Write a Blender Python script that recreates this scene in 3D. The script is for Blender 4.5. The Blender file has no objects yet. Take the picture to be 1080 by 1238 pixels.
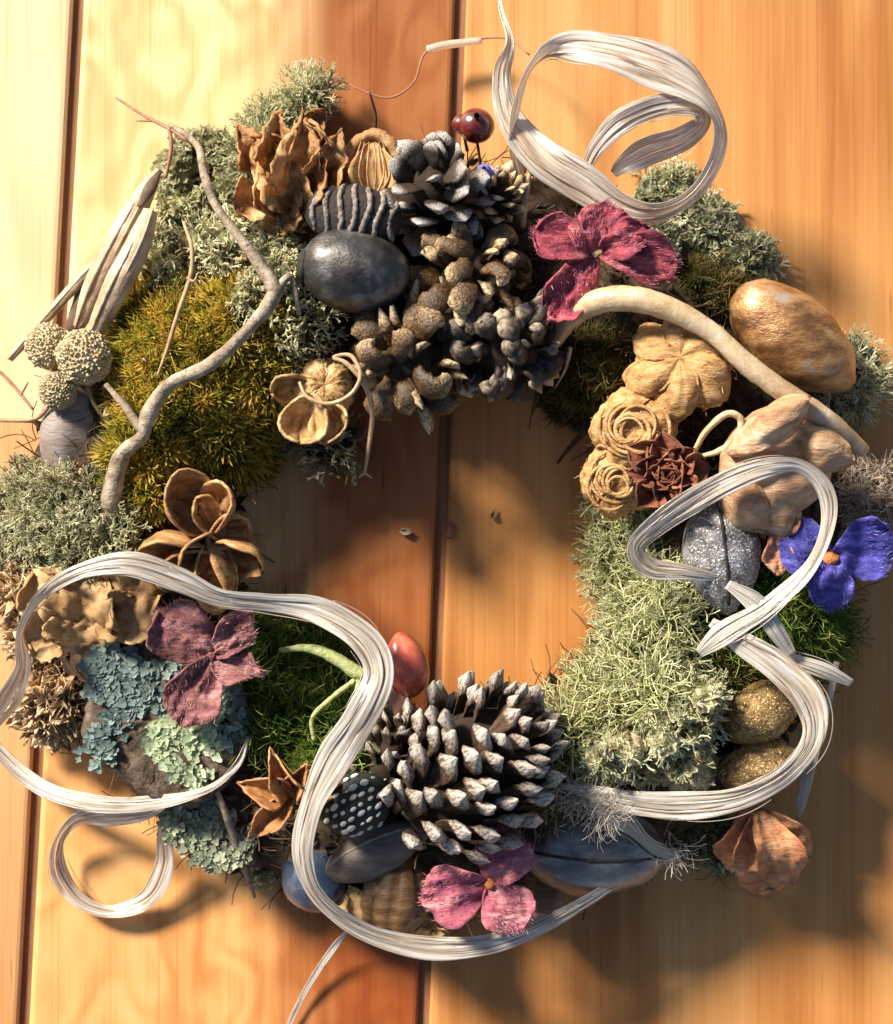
import bpy, math, random
import numpy as np
from mathutils import Vector, Matrix

# ------------------------------------------------------------------ units
S = 0.0003          # metres per layout unit (the wreath is about 0.3 m across)
D = 2300.0          # camera height in layout units
rnd = random.Random(7)
scene = bpy.context.scene
COL = scene.collection

# ------------------------------------------------------------------ camera
cam_d = bpy.data.cameras.new("camera")
cam = bpy.data.objects.new("camera", cam_d)
COL.objects.link(cam)
cam.location = (0, 0, D * S)
cam_d.sensor_fit = 'HORIZONTAL'
cam_d.angle = 2 * math.atan(540 / D)
cam_d.clip_start = 0.01
cam_d.clip_end = 50
cam_d.dof.use_dof = True
cam_d.dof.focus_distance = (D - 140) * S
cam_d.dof.aperture_fstop = 13
scene.camera = cam

# ------------------------------------------------------------------ sky, sun, exposure
SUN_EL = math.radians(31)
sun_dir = Vector((-0.72, 0.69, 0)).normalized() * math.cos(SUN_EL) + Vector((0, 0, math.sin(SUN_EL)))
world = bpy.data.worlds.new("World")
scene.world = world
world.use_nodes = True
wn = world.node_tree
wn.nodes.clear()
wo = wn.nodes.new('ShaderNodeOutputWorld')
bg = wn.nodes.new('ShaderNodeBackground')
sky = wn.nodes.new('ShaderNodeTexSky')
sky.sky_type = 'NISHITA'
sky.sun_disc = False
sky.sun_elevation = SUN_EL
sky.sun_rotation = math.atan2(sun_dir.x, sun_dir.y)
bg.inputs['Strength'].default_value = 0.06
wn.links.new(sky.outputs[0], bg.inputs[0])
wn.links.new(bg.outputs[0], wo.inputs[0])
sl = bpy.data.lights.new("sun", 'SUN')
sl.energy = 5.0
sl.angle = math.radians(12)
sl.color = (1.0, 0.90, 0.76)
sun = bpy.data.objects.new("sun", sl)
COL.objects.link(sun)
sun.rotation_euler = sun_dir.to_track_quat('Z', 'Y').to_euler()
sun.location = sun_dir * 2
scene.view_settings.view_transform = 'Standard'
scene.view_settings.look = 'None'
scene.view_settings.gamma = 1
scene.view_settings.exposure = 1.0

# ------------------------------------------------------------------ layout helpers
def Q(px, py, z=0.0):
    k = 1 - z / D
    return np.array([(px - 540) * k, (619 - py) * k, float(z)])

def ringz(px, py):
    dx = (px - 528) / 372; dy = (py - 648) / 335
    d = abs(math.hypot(dx, dy) - 1) * 353 / 128
    return 108 * math.sqrt(max(0.0, 1 - d * d))

def unit(v):
    v = np.asarray(v, float)
    return v / (np.linalg.norm(v) + 1e-9)

def fr(d, up=(0, 0, 1)):
    """3x3 with columns x=d, y, z~up"""
    x = unit(d); z = np.asarray(up, float)
    z = z - x * z.dot(x)
    if np.linalg.norm(z) < 1e-3:
        z = np.array([0, 1.0, 0]) - x * x[1]
    z = unit(z); y = np.cross(z, x)
    return np.stack([x, y, z], 1)

def nz(V, size, seed=0):
    """cheap smooth noise, about [-1,1]"""
    r = np.random.RandomState(seed + 11)
    out = np.zeros(len(V)); amp = 1.0; tot = 0
    for o in range(3):
        acc = np.zeros(len(V))
        for k in range(4):
            d = r.normal(size=3); d /= np.linalg.norm(d)
            d2 = r.normal(size=3); d2 /= np.linalg.norm(d2)
            acc += np.sin(V @ d * (6.28 / size) + r.rand() * 6.28 + 1.3 * np.sin(V @ d2 * (4.1 / size) + r.rand() * 6.28))
        out += amp * acc / 4 * 1.5; tot += amp
        amp *= 0.55; size *= 0.47
    return out / tot

ORG = {}
def put(o, label=None, cat=None, group=None, kind=None):
    if label: o['label'] = label
    if cat: o['category'] = cat
    if group: o['group'] = group
    if kind: o['kind'] = kind
    return o

def thing(name, label, cat, o, group=None):
    e = bpy.data.objects.new(name, None)
    COL.objects.link(e)
    e.empty_display_size = 0.005
    e.location = Vector(o) * S
    ORG[e.name] = np.asarray(o, float)
    return put(e, label, cat, group)

def link(name, me, mat, parent=None, o=None, kind=None):
    ob = bpy.data.objects.new(name, me)
    COL.objects.link(ob)
    if mat and not me.materials: me.materials.append(mat)
    if parent is not None:
        ob.parent = parent
        ORG[ob.name] = ORG[parent.name]
    else:
        ORG[ob.name] = o
        ob.location = Vector(o) * S
    if kind: ob['kind'] = kind
    return ob

def mesh_of(name, V, F, tint=None, uv=None, smooth=True):
    me = bpy.data.meshes.new(name)
    V = np.asarray(V, float) * S
    if isinstance(F, np.ndarray):
        n = F.shape[1]; m = len(F)
        me.vertices.add(len(V)); me.vertices.foreach_set('co', V.ravel())
        me.loops.add(m * n); me.loops.foreach_set('vertex_index', F.ravel().astype(np.int32))
        me.polygons.add(m); me.polygons.foreach_set('loop_start', np.arange(0, m * n, n, dtype=np.int32))
        try: me.polygons.foreach_set('loop_total', np.full(m, n, dtype=np.int32))
        except Exception: pass
        me.update(calc_edges=True)
    else:
        me.from_pydata(V.tolist(), [], F)
    me.validate()
    if smooth: me.polygons.foreach_set('use_smooth', [True] * len(me.polygons))
    if tint is not None:
        a = me.attributes.new('tint', 'FLOAT', 'POINT')
        a.data.foreach_set('value', np.asarray(tint, np.float32))
    if uv is not None:
        l = me.uv_layers.new(name='UVMap')
        li = np.zeros(len(me.loops), np.int32); me.loops.foreach_get('vertex_index', li)
        l.data.foreach_set('uv', np.asarray(uv, np.float32)[li].ravel())
    return me

def mk(name, V, F, mat, parent=None, o=None, tint=None, uv=None, kind=None, smooth=True):
    org = ORG[parent.name] if parent is not None else np.asarray(o, float)
    me = mesh_of(name, np.asarray(V) - org, F, tint, uv, smooth)
    return link(name, me, mat, parent, org, kind)

def join(parts):
    Vs, Fs, Ts = [], [], []; n = 0
    for p in parts:
        Vs.append(p[0]); Fs.append(np.asarray(p[1]) + n); n += len(p[0])
        Ts.append(p[2] if len(p) > 2 and p[2] is not None else np.zeros(len(p[0])))
    return np.concatenate(Vs), np.concatenate(Fs), np.concatenate(Ts)

# ------------------------------------------------------------------ shape helpers (all give quads)
def grid_faces(nu, nv, closed=False, off=0):
    F = []
    for i in range(nu - 1):
        for j in range(nv if closed else nv - 1):
            k = (j + 1) % nv
            F.append((off + i * nv + j, off + i * nv + k, off + (i + 1) * nv + k, off + (i + 1) * nv + j))
    return np.array(F, np.int64)

def shell(G, th):
    """grid (nu,nv,3) to a closed sheet with thickness th"""
    nu, nv = G.shape[:2]
    du = np.gradient(G, axis=0); dv = np.gradient(G, axis=1)
    N = np.cross(du, dv); N /= (np.linalg.norm(N, axis=2, keepdims=True) + 1e-9)
    A = (G + N * th / 2).reshape(-1, 3); B = (G - N * th / 2).reshape(-1, 3)
    n = nu * nv
    F = grid_faces(nu, nv)
    F2 = F[:, ::-1] + n
    E = []
    for i in range(nu - 1):
        a, b = i * nv, (i + 1) * nv; E.append((a, b, b + n, a + n))
        a, b = i * nv + nv - 1, (i + 1) * nv + nv - 1; E.append((b, a, a + n, b + n))
    for j in range(nv - 1):
        a, b = j, j + 1; E.append((b, a, a + n, b + n))
        a, b = (nu - 1) * nv + j, (nu - 1) * nv + j + 1; E.append((a, b, b + n, a + n))
    return np.concatenate([A, B]), np.concatenate([F, F2, np.array(E)])

def petal(L, W, cup=0.2, curl=0.1, wave=0.05, seed=0, th=1.6, nu=12, nv=9, prof='round', lift=0.0):
    u = np.linspace(0, 1, nu)[:, None]; v = np.linspace(-1, 1, nv)[None, :]
    if prof == 'round': w = (0.16 + 0.84 * np.sin(np.clip(u * 1.05, 0, 1) ** 0.8 * np.pi * 0.62)) * np.clip(1 - u ** 7, 0.0, 1) ** 0.55
    elif prof == 'point': w = np.sin(np.clip(u, 0.03, 1) ** 0.75 * np.pi) ** 0.8 + 0.02
    elif prof == 'spat': w = (0.3 + 0.7 * u ** 1.2) * np.clip(1 - u ** 6, 0.02, 1) ** 0.5
    else: w = 0 * u + 1
    w = w * W / 2
    r = random.Random(seed)
    p1, p2, p3 = [r.random() * 6.28 for _ in range(3)]
    f1 = r.uniform(5, 8)
    x = L * u * (1 - 0.06 * v ** 2) + 0 * v
    y = w * v * (1 + 0.06 * np.sin(u * 9 + p1)) + 0.03 * L * np.sin(u * 3 + p2)
    z = cup * w * v ** 2 * 2 + curl * L * u ** 2 + lift * L * np.sin(u * np.pi) + wave * L * np.sin(u * f1 + v * 2.2 + p3) * np.abs(v) ** 1.5
    G = np.stack([x, y, z + 0 * x], 2)
    V0 = G.reshape(-1, 3)
    G[:, :, 2] += (nz(V0, L * 0.35, seed) * L * 0.02).reshape(nu, nv)
    V, F = shell(G, th)
    t = np.concatenate([np.broadcast_to(u, (nu, nv)).ravel()] * 2)
    return V, F, t

def blob(r, seed=0, amp=0.1, size=None, nu=18, nv=24, power=1.0, fn=None, amp2=0.0):
    rx, ry, rz = r
    th = np.linspace(0.0, np.pi, nu)[:, None]; ph = np.linspace(0, 2 * np.pi, nv, endpoint=False)[None, :]
    x = np.cos(th) + 0 * ph; y = np.sin(th) * np.cos(ph); z = np.sin(th) * np.sin(ph)
    V = np.stack([x, y, z], 2).reshape(-1, 3)
    k = np.ones(len(V))
    if fn is not None: k = k * fn(np.repeat(th.ravel(), nv), np.tile(ph.ravel(), nu))
    V = V * k[:, None] * np.array([rx, ry, rz])
    size = size or max(r)
    # same displacement for the vertices of a pole
    n1 = nz(V, size, seed); n2 = nz(V, size * 0.2, seed + 5)
    V = V * (1 + amp * n1 + amp2 * n2)[:, None]
    return V, grid_faces(nu, nv, True)

def cr(pts, n=10):
    """Catmull-Rom through rows of pts"""
    P = np.asarray(pts, float)
    P = np.vstack([2 * P[0] - P[1], P, 2 * P[-1] - P[-2]])
    out = []
    for i in range(1, len(P) - 2):
        for k in range(n):
            t = k / n
            a, b, c, d = P[i - 1], P[i], P[i + 1], P[i + 2]
            out.append(0.5 * (2 * b + (c - a) * t + (2 * a - 5 * b + 4 * c - d) * t * t + (-a + 3 * b - 3 * c + d) * t ** 3))
    out.append(P[-2])
    return np.array(out)

def tube(pts, rad, nv=9, n=8, seed=0, rough=0.1, rsize=25, flat=1.0):
    """pts in 3D units, rad per point"""
    C = cr(np.hstack([np.asarray(pts, float), np.asarray(rad, float)[:, None]]), n)
    X, R = C[:, :3], np.clip(C[:, 3], 0.2, None)
    T = np.gradient(X, axis=0); T /= np.linalg.norm(T, axis=1, keepdims=True) + 1e-9
    up = np.array([0.0, 0.1, 1.0]); B = []
    for t in T:
        a = up - t * up.dot(t); a = unit(a); B.append(a); up = a
    B = np.array(B); N = np.cross(B, T)
    ph = np.linspace(0, 2 * np.pi, nv, endpoint=False)
    V = X[:, None, :] + (np.cos(ph)[None, :, None] * N[:, None, :] + flat * np.sin(ph)[None, :, None] * B[:, None, :]) * R[:, None, None]
    V = V.reshape(-1, 3)
    c = np.repeat(X, nv, axis=0)
    V = c + (V - c) * (1 + rough * nz(V, rsize, seed))[:, None]
    F = [tuple(f) for f in grid_faces(len(X), nv, True)]
    n0 = len(V)
    V = np.vstack([V, X[0] - T[0] * R[0] * 0.3, X[-1] + T[-1] * R[-1] * 0.3])
    for j in range(nv):
        k = (j + 1) % nv
        F.append((n0, k, j, j)); F.append((n0 + 1, n0 - nv + j, n0 - nv + k, n0 - nv + k))
    return V, np.array(F)

def fix(F):
    """quads whose last corner repeats become triangles"""
    return [tuple(f[:3]) if f[2] == f[3] else tuple(f) for f in F.tolist()]

def place(V, R, o):
    return np.asarray(V) @ np.asarray(R).T + np.asarray(o)

def qtube(pp, w, **k):
    return tube([Q(*p) for p in pp], w, **k)

# ------------------------------------------------------------------ materials
def ramp(nt, cols, fac, lo=0.3, hi=0.7):
    r = nt.nodes.new('ShaderNodeValToRGB')
    e = r.color_ramp.elements
    while len(e) > 1: e.remove(e[-1])
    n = len(cols)
    for i, c in enumerate(cols):
        p = lo + (hi - lo) * (i / max(1, n - 1))
        if i == 0: e[0].position = p; el = e[0]
        else: el = e.new(p)
        el.color = (*c, 1)
    nt.links.new(fac, r.inputs[0])
    return r.outputs[0]

MATS = {}
def M(name, cols, feat=20, rough=0.7, bump=0.4, bfeat=5, stretch=(1, 1, 1), spec=0.4, metal=0.0,
      tint=None, tmix=0.0, rand=0.12, coat=0.0, trans=0.0, sheen=0.0, uv=False, uvs=(0.02, 14), lo=0.32, hi=0.68, speck=None):
    if name in MATS: return MATS[name]
    m = bpy.data.materials.new(name); m.use_nodes = True
    nt = m.node_tree; nt.nodes.clear(); L = nt.links.new
    out = nt.nodes.new('ShaderNodeOutputMaterial'); b = nt.nodes.new('ShaderNodeBsdfPrincipled')
    tc = nt.nodes.new('ShaderNodeTexCoord'); mp = nt.nodes.new('ShaderNodeMapping')
    n1 = nt.nodes.new('ShaderNodeTexNoise'); n2 = nt.nodes.new('ShaderNodeTexNoise')
    if uv:
        L(tc.outputs['UV'], mp.inputs[0]); mp.inputs['Scale'].default_value = (uvs[0], uvs[1], 1)
        n1.inputs['Scale'].default_value = 1; n2.inputs['Scale'].default_value = 3.0; n1.inputs['Distortion'].default_value = .5
    else:
        L(tc.outputs['Object'], mp.inputs[0]); mp.inputs['Scale'].default_value = stretch
        n1.inputs['Scale'].default_value = 1 / (feat * S); n2.inputs['Scale'].default_value = 1 / (bfeat * S)
    n1.inputs['Detail'].default_value = 9; n1.inputs['Roughness'].default_value = 0.66
    n2.inputs['Detail'].default_value = 6; n2.inputs['Roughness'].default_value = 0.6
    L(mp.outputs[0], n1.inputs['Vector']); L(mp.outputs[0], n2.inputs['Vector'])
    c = ramp(nt, cols, n1.outputs['Fac'], lo, hi)
    if tint:
        at = nt.nodes.new('ShaderNodeAttribute'); at.attribute_name = 'tint'
        c2 = ramp(nt, tint, at.outputs['Fac'], 0, 1)
        mx = nt.nodes.new('ShaderNodeMix'); mx.data_type = 'RGBA'
        mx.inputs[0].default_value = tmix
        if tmix < 0:   # tint decides the mixing: noise colours below, tint colours above
            th = nt.nodes.new('ShaderNodeMath'); th.operation = 'ADD'
            sc = nt.nodes.new('ShaderNodeMath'); sc.operation = 'MULTIPLY_ADD'; sc.inputs[1].default_value = 1.5; sc.inputs[2].default_value = -0.75
            L(n2.outputs['Fac'], sc.inputs[0]); L(sc.outputs[0], th.inputs[0]); L(at.outputs['Fac'], th.inputs[1])
            mr = nt.nodes.new('ShaderNodeMapRange'); mr.inputs[1].default_value = 0.62; mr.inputs[2].default_value = 0.98
            L(th.outputs[0], mr.inputs[0]); L(mr.outputs[0], mx.inputs[0])
        L(c, mx.inputs[6]); L(c2, mx.inputs[7]); c = mx.outputs[2]
    if speck:
        n3 = nt.nodes.new('ShaderNodeTexNoise'); n3.inputs['Scale'].default_value = 1 / (speck[1] * S); n3.inputs['Detail'].default_value = 3
        L(tc.outputs['Object'], n3.inputs['Vector'])
        mr = nt.nodes.new('ShaderNodeMapRange'); mr.inputs[1].default_value = speck[2]; mr.inputs[2].default_value = speck[2] + 0.06
        L(n3.outputs['Fac'], mr.inputs[0])
        mx = nt.nodes.new('ShaderNodeMix'); mx.data_type = 'RGBA'; L(mr.outputs[0], mx.inputs[0])
        L(c, mx.inputs[6]); mx.inputs[7].default_value = (*speck[0], 1); c = mx.outputs[2]
    if rand:
        oi = nt.nodes.new('ShaderNodeObjectInfo'); mr = nt.nodes.new('ShaderNodeMapRange')
        mr.inputs[3].default_value = 1 - rand; mr.inputs[4].default_value = 1 + rand
        L(oi.outputs['Random'], mr.inputs[0])
        hs = nt.nodes.new('ShaderNodeHueSaturation'); L(mr.outputs[0], hs.inputs['Value']); L(c, hs.inputs['Color']); c = hs.outputs[0]
    L(c, b.inputs['Base Color'])
    rr = nt.nodes.new('ShaderNodeMapRange'); rr.inputs[3].default_value = max(0.05, rough - 0.12); rr.inputs[4].default_value = min(1, rough + 0.12)
    L(n2.outputs['Fac'], rr.inputs[0]); L(rr.outputs[0], b.inputs['Roughness'])
    b.inputs['Metallic'].default_value = metal
    b.inputs['Specular IOR Level'].default_value = spec
    b.inputs['Coat Weight'].default_value = coat; b.inputs['Coat Roughness'].default_value = 0.25
    b.inputs['Sheen Weight'].default_value = sheen
    bp = nt.nodes.new('ShaderNodeBump'); bp.inputs['Strength'].default_value = bump; bp.inputs['Distance'].default_value = 2.5 * S
    L(n2.outputs['Fac'], bp.inputs['Height']); L(bp.outputs[0], b.inputs['Normal'])
    if trans:
        t = nt.nodes.new('ShaderNodeBsdfTranslucent'); L(c, t.inputs[0]); L(bp.outputs[0], t.inputs['Normal'])
        ms = nt.nodes.new('ShaderNodeMixShader'); ms.inputs[0].default_value = trans
        L(b.outputs[0], ms.inputs[1]); L(t.outputs[0], ms.inputs[2]); L(ms.outputs[0], out.inputs[0])
    else: L(b.outputs[0], out.inputs[0])
    MATS[name] = m
    return m

def wood_mat(name, pale, mid, dark, heart_shade=None, seed=0.0, swirl=0.0, warm=None):
    """board colour with growth-ring bands, fine fibres; heart=(x0,x1,colour) is a heartwood stripe, its colour also deepened to stand in for shade; warm=(y0,y1,colour) a slow change along the board"""
    m = bpy.data.materials.new(name); m.use_nodes = True
    nt = m.node_tree; nt.nodes.clear(); L = nt.links.new
    N = lambda t: nt.nodes.new(t)
    out = N('ShaderNodeOutputMaterial'); b = N('ShaderNodeBsdfPrincipled'); tc = N('ShaderNodeTexCoord')
    geo = N('ShaderNodeNewGeometry')
    pos = geo.outputs['Position']
    def noise(sx, sy, det=6, off=0, dist=0):
        mp = N('ShaderNodeMapping'); mp.inputs['Scale'].default_value = (1 / (sx * S), 1 / (sy * S), 1 / (sx * S)); mp.inputs['Location'].default_value = (seed + off, seed * 2 + off, seed)
        n = N('ShaderNodeTexNoise'); n.inputs['Scale'].default_value = 1; n.inputs['Detail'].default_value = det; n.inputs['Distortion'].default_value = dist
        L(pos, mp.inputs[0]); L(mp.outputs[0], n.inputs['Vector']); return n.outputs['Fac']
    def math_(op, a, v):
        x = N('ShaderNodeMath'); x.operation = op; L(a, x.inputs[0])
        if isinstance(v, (int, float)): x.inputs[1].default_value = v
        else: L(v, x.inputs[1])
        return x.outputs[0]
    big = noise(170, 900, 3, 3, 0.4)
    # growth rings: sine of a warped coordinate
    warp = noise(150, 700 if not swirl else 240, 2, 9, 0.2)
    sx = N('ShaderNodeSeparateXYZ'); L(pos, sx.inputs[0])
    ringv = math_('ADD', math_('MULTIPLY', sx.outputs[0], 0.05 / S), math_('MULTIPLY', warp, 26 if not swirl else 45))
    ring = math_('MULTIPLY_ADD', math_('SINE', ringv, 0), 0.5)
    ring.node.inputs[2].default_value = 0.5
    fine = noise(5, 260, 5, 1)
    f2 = noise(26, 1200, 4, 5)
    mix1 = math_('ADD', math_('MULTIPLY', big, 0.75), math_('ADD', math_('MULTIPLY', ring, 0.12 if not swirl else 0.17), math_('ADD', math_('MULTIPLY', fine, 0.22), math_('MULTIPLY', f2, 0.3))))
    c = ramp(nt, [pale, mid, dark], mix1, 0.46, 0.92)
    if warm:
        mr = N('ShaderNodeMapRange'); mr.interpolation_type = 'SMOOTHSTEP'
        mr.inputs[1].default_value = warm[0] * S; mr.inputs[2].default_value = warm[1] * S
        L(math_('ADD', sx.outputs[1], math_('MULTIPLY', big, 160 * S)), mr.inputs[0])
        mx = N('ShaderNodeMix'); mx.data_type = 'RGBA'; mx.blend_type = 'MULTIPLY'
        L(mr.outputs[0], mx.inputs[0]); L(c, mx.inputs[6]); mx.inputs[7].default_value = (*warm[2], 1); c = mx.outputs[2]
    if heart_shade:
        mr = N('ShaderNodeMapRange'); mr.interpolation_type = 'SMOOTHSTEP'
        mr.inputs[1].default_value = heart_shade[0] * S; mr.inputs[2].default_value = heart_shade[1] * S
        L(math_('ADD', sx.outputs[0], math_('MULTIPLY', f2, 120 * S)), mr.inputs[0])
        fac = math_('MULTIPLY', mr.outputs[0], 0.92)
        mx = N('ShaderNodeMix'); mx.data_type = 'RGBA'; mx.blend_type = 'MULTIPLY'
        L(fac, mx.inputs[0]); L(c, mx.inputs[6]); mx.inputs[7].default_value = (*heart_shade[2], 1); c = mx.outputs[2]
    L(c, b.inputs['Base Color'])
    gl = noise(2.6, 420, 3, 21)
    mg = N('ShaderNodeMapRange'); mg.inputs[1].default_value = .60; mg.inputs[2].default_value = .72; mg.inputs[4].default_value = .42; L(gl, mg.inputs[0])
    mx = N('ShaderNodeMix'); mx.data_type = 'RGBA'; mx.blend_type = 'MULTIPLY'; L(mg.outputs[0], mx.inputs[0]); L(c, mx.inputs[6]); mx.inputs[7].default_value = (.55, .34, .2, 1); c = mx.outputs[2]
    gl = noise(9, 150, 2, 33)
    mg = N('ShaderNodeMapRange'); mg.inputs[1].default_value = .71; mg.inputs[2].default_value = .78; mg.inputs[4].default_value = .6; L(gl, mg.inputs[0])
    mx = N('ShaderNodeMix'); mx.data_type = 'RGBA'; mx.blend_type = 'MULTIPLY'; L(mg.outputs[0], mx.inputs[0]); L(c, mx.inputs[6]); mx.inputs[7].default_value = (.5, .27, .14, 1); c = mx.outputs[2]
    L(c, b.inputs['Base Color'])
    b.inputs['Roughness'].default_value = 0.5
    b.inputs['Specular IOR Level'].default_value = 0.35
    bp = N('ShaderNodeBump'); bp.inputs['Strength'].default_value = 0.25; bp.inputs['Distance'].default_value = 1.0 * S
    L(math_('ADD', fine, f2), bp.inputs['Height']); L(bp.outputs[0], b.inputs['Normal'])
    L(b.outputs[0], out.inputs[0])
    return m

# ------------------------------------------------------------------ the boards
table = bpy.data.objects.new("wooden_tabletop", None); COL.objects.link(table)
table['kind'] = 'structure'; ORG[table.name] = np.zeros(3)

def board(corners, mat, z1=0.0, th=42):
    """corners: 4 photo-plane points, clockwise from top-left"""
    P = [np.array([(x - 540), (619 - y)]) for x, y in corners]
    tl, trr, br, bl = P
    nx, ny = 14, 40
    us = np.concatenate([[0, 0.006, 0.014], np.linspace(0.03, 0.97, nx), [0.986, 0.994, 1]])
    vs = np.linspace(0, 1, ny)
    G = np.zeros((len(vs), len(us), 3))
    for i, v in enumerate(vs):
        a = tl * (1 - v) + bl * v; c = trr * (1 - v) + br * v
        for j, u in enumerate(us):
            e = min(u, 1 - u) * np.linalg.norm(c - a)
            G[i, j, :2] = a * (1 - u) + c * u
            G[i, j, 2] = z1 - (3.0 * (1 - min(1, e / 6)) ** 2)
    n = len(vs) * len(us)
    V = [p for p in G.reshape(-1, 3)]
    F = [tuple(f[::-1]) for f in grid_faces(len(vs), len(us))]
    # sides and underside
    per = [j for j in range(len(us))] + [i * len(us) + len(us) - 1 for i in range(1, len(vs))] + \
          [(len(vs) - 1) * len(us) + j for j in range(len(us) - 2, -1, -1)] + [i * len(us) for i in range(len(vs) - 2, 0, -1)]
    k0 = len(V)
    for p in per: V.append(np.array([V[p][0], V[p][1], z1 - th]))
    m = len(per)
    for q in range(m):
        r = (q + 1) % m
        F.append((per[q], per[r], k0 + r, k0 + q))
    F.append(tuple(range(k0 + m - 1, k0 - 1, -1)))
    return mk('board', np.array(V), [tuple(int(x) for x in f) for f in F], mat, table, smooth=False)

def gx1(y): return 94 - (y / 1238) * 66
def gx2(y): return 557 - (y / 1238) * 45
y0, y1 = -700, 1950
cream, peach, tan = (0.86, 0.64, 0.36), (0.78, 0.48, 0.22), (0.58, 0.29, 0.10)
wm_l1 = wood_mat('pale_pine', (0.88, 0.66, 0.42), (0.84, 0.58, 0.33), (0.70, 0.42, 0.2), seed=2.0)
wm_l2 = wood_mat('peach_pine', (0.76, 0.46, 0.24), (0.68, 0.37, 0.16), (0.5, 0.23, 0.08), seed=4.0)
wm_m = wood_mat('honey_pine', (0.88, 0.70, 0.40), (0.82, 0.57, 0.27), (0.62, 0.34, 0.12), heart_shade=(-210, -60, (0.38, 0.155, 0.06)), seed=7.0, swirl=1, warm=(100, -260, (0.88, 0.62, 0.44)))  # heartwood tone, darkened further to paint in shade inside the wreath
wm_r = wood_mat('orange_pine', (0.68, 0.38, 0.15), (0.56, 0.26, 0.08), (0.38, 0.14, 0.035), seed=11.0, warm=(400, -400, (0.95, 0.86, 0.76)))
hg = 7
yc = 503
board([(-420, y0), (gx1(y0) - hg, y0), (gx1(yc) - hg, yc + 6), (-420, yc - 8)], wm_l1)
board([(-420, yc - 5), (gx1(yc) - hg, yc + 9), (gx1(y1) - hg, y1), (-420, y1)], wm_l2)
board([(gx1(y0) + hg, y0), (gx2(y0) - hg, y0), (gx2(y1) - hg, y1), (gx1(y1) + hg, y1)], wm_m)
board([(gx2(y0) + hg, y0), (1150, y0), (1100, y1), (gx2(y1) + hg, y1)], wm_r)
board([(1162, y0), (1640, y0), (1590, y1), (1112, y1)], wm_r)
for gx, w in ((gx1, 16), (gx2, 15)):
    a, b_ = gx(y0), gx(y1)
    Vt = np.array([[a - w - 540, 619 - y0, -9], [a + w - 540, 619 - y0, -9], [b_ + w - 540, 619 - y1, -9], [b_ - w - 540, 619 - y1, -9]])
    Vt = np.vstack([Vt, Vt - [0, 0, 12]])
    mk('board_tongue', Vt, [(3, 2, 1, 0), (4, 5, 6, 7), (0, 1, 5, 4), (1, 2, 6, 5), (2, 3, 7, 6), (3, 0, 4, 7)], M('groove_wood', [(0.16, 0.07, 0.03), (0.28, 0.13, 0.06)], feat=30, stretch=(3, .2, 1), rough=.7), table, smooth=False)
under = mk('ground', np.array([[-2600, -2600, -46], [2600, -2600, -46], [2600, 2600, -46], [-2600, 2600, -46]], float), [(0, 1, 2, 3)],
           M('dark_soil', [(0.02, 0.012, 0.006), (0.045, 0.028, 0.016)], feat=60), None, o=np.array([0, 0, -46.0]))
under['kind'] = 'structure'

# ------------------------------------------------------------------ scatter
def tri(F): return np.concatenate([F[:, [0, 1, 2]], F[:, [0, 2, 3]]]) if F.shape[1] == 4 else F

def scatter(templates, pos, dirs, sc, seed=0, tints=None, flat=1.0):
    """join many copies of small templates (x axis = growth direction) into one mesh"""
    r = np.random.RandomState(seed)
    n = len(pos); which = r.randint(0, len(templates), n)
    Vs, Fs, Ts = [], [], []; off = 0
    d = dirs / (np.linalg.norm(dirs, axis=1, keepdims=True) + 1e-9)
    a = r.normal(size=(n, 3)); y = np.cross(d, a); y /= np.linalg.norm(y, axis=1, keepdims=True) + 1e-9
    z = np.cross(d, y)
    R = np.stack([d, y, z], 2)
    if tints is None: tints = r.rand(n)
    for k, (V, F) in enumerate(templates):
        idx = np.where(which == k)[0]
        if not len(idx): continue
        W = np.einsum('nij,vj->nvi', R[idx], V) * sc[idx][:, None, None] + pos[idx][:, None, :]
        m = len(V)
        Vs.append(W.reshape(-1, 3)); Fs.append((F[None] + (off + np.arange(len(idx)) * m)[:, None, None]).reshape(-1, 3))
        Ts.append(np.clip(tints[idx][:, None] - .12 + .42 * (V[:, 0] - .35)[None, :], 0, 1).ravel()); off += m * len(idx)
    return np.concatenate(Vs), np.concatenate(Fs), np.concatenate(Ts)

def leaf_strip(L, w, bend, d, seg=2):
    """narrow blade from origin along d bending up x"""
    d = unit(d); side = unit(np.cross(d, [1, 0.01, 0.02])); up = np.cross(side, d)
    V = []
    for i in range(seg + 1):
        t = i / seg; p = d * L * t + np.array([1, 0, 0]) * bend * L * t * t
        ww = w * (1 - t) ** 0.7 * (0.6 + 0.8 * min(t * 2, 1))
        V += [p - side * ww / 2, p + side * ww / 2]
    F = []
    for i in range(seg): F += [(2 * i, 2 * i + 1, 2 * i + 3), (2 * i, 2 * i + 3, 2 * i + 2)]
    return np.array(V), np.array(F)

def cat(parts):
    Vs, Fs = [], []; n = 0
    for V, F in parts: Vs.append(V); Fs.append(F + n); n += len(V)
    return np.concatenate(Vs), np.concatenate(Fs)

def prism(a, b, ra, rb, nv=4, flat=0.6):
    R = fr(b - a, (0.2, 0.3, 1)); ph = np.arange(nv) * 2 * np.pi / nv + 0.4
    c = np.stack([0 * ph, np.cos(ph), flat * np.sin(ph)], 1) @ R.T
    V = np.vstack([a + c * ra, b + c * rb])
    F = []
    for j in range(nv): k = (j + 1) % nv; F += [(j, k, nv + k), (j, nv + k, nv + j)]
    return V, np.array(F)

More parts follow.
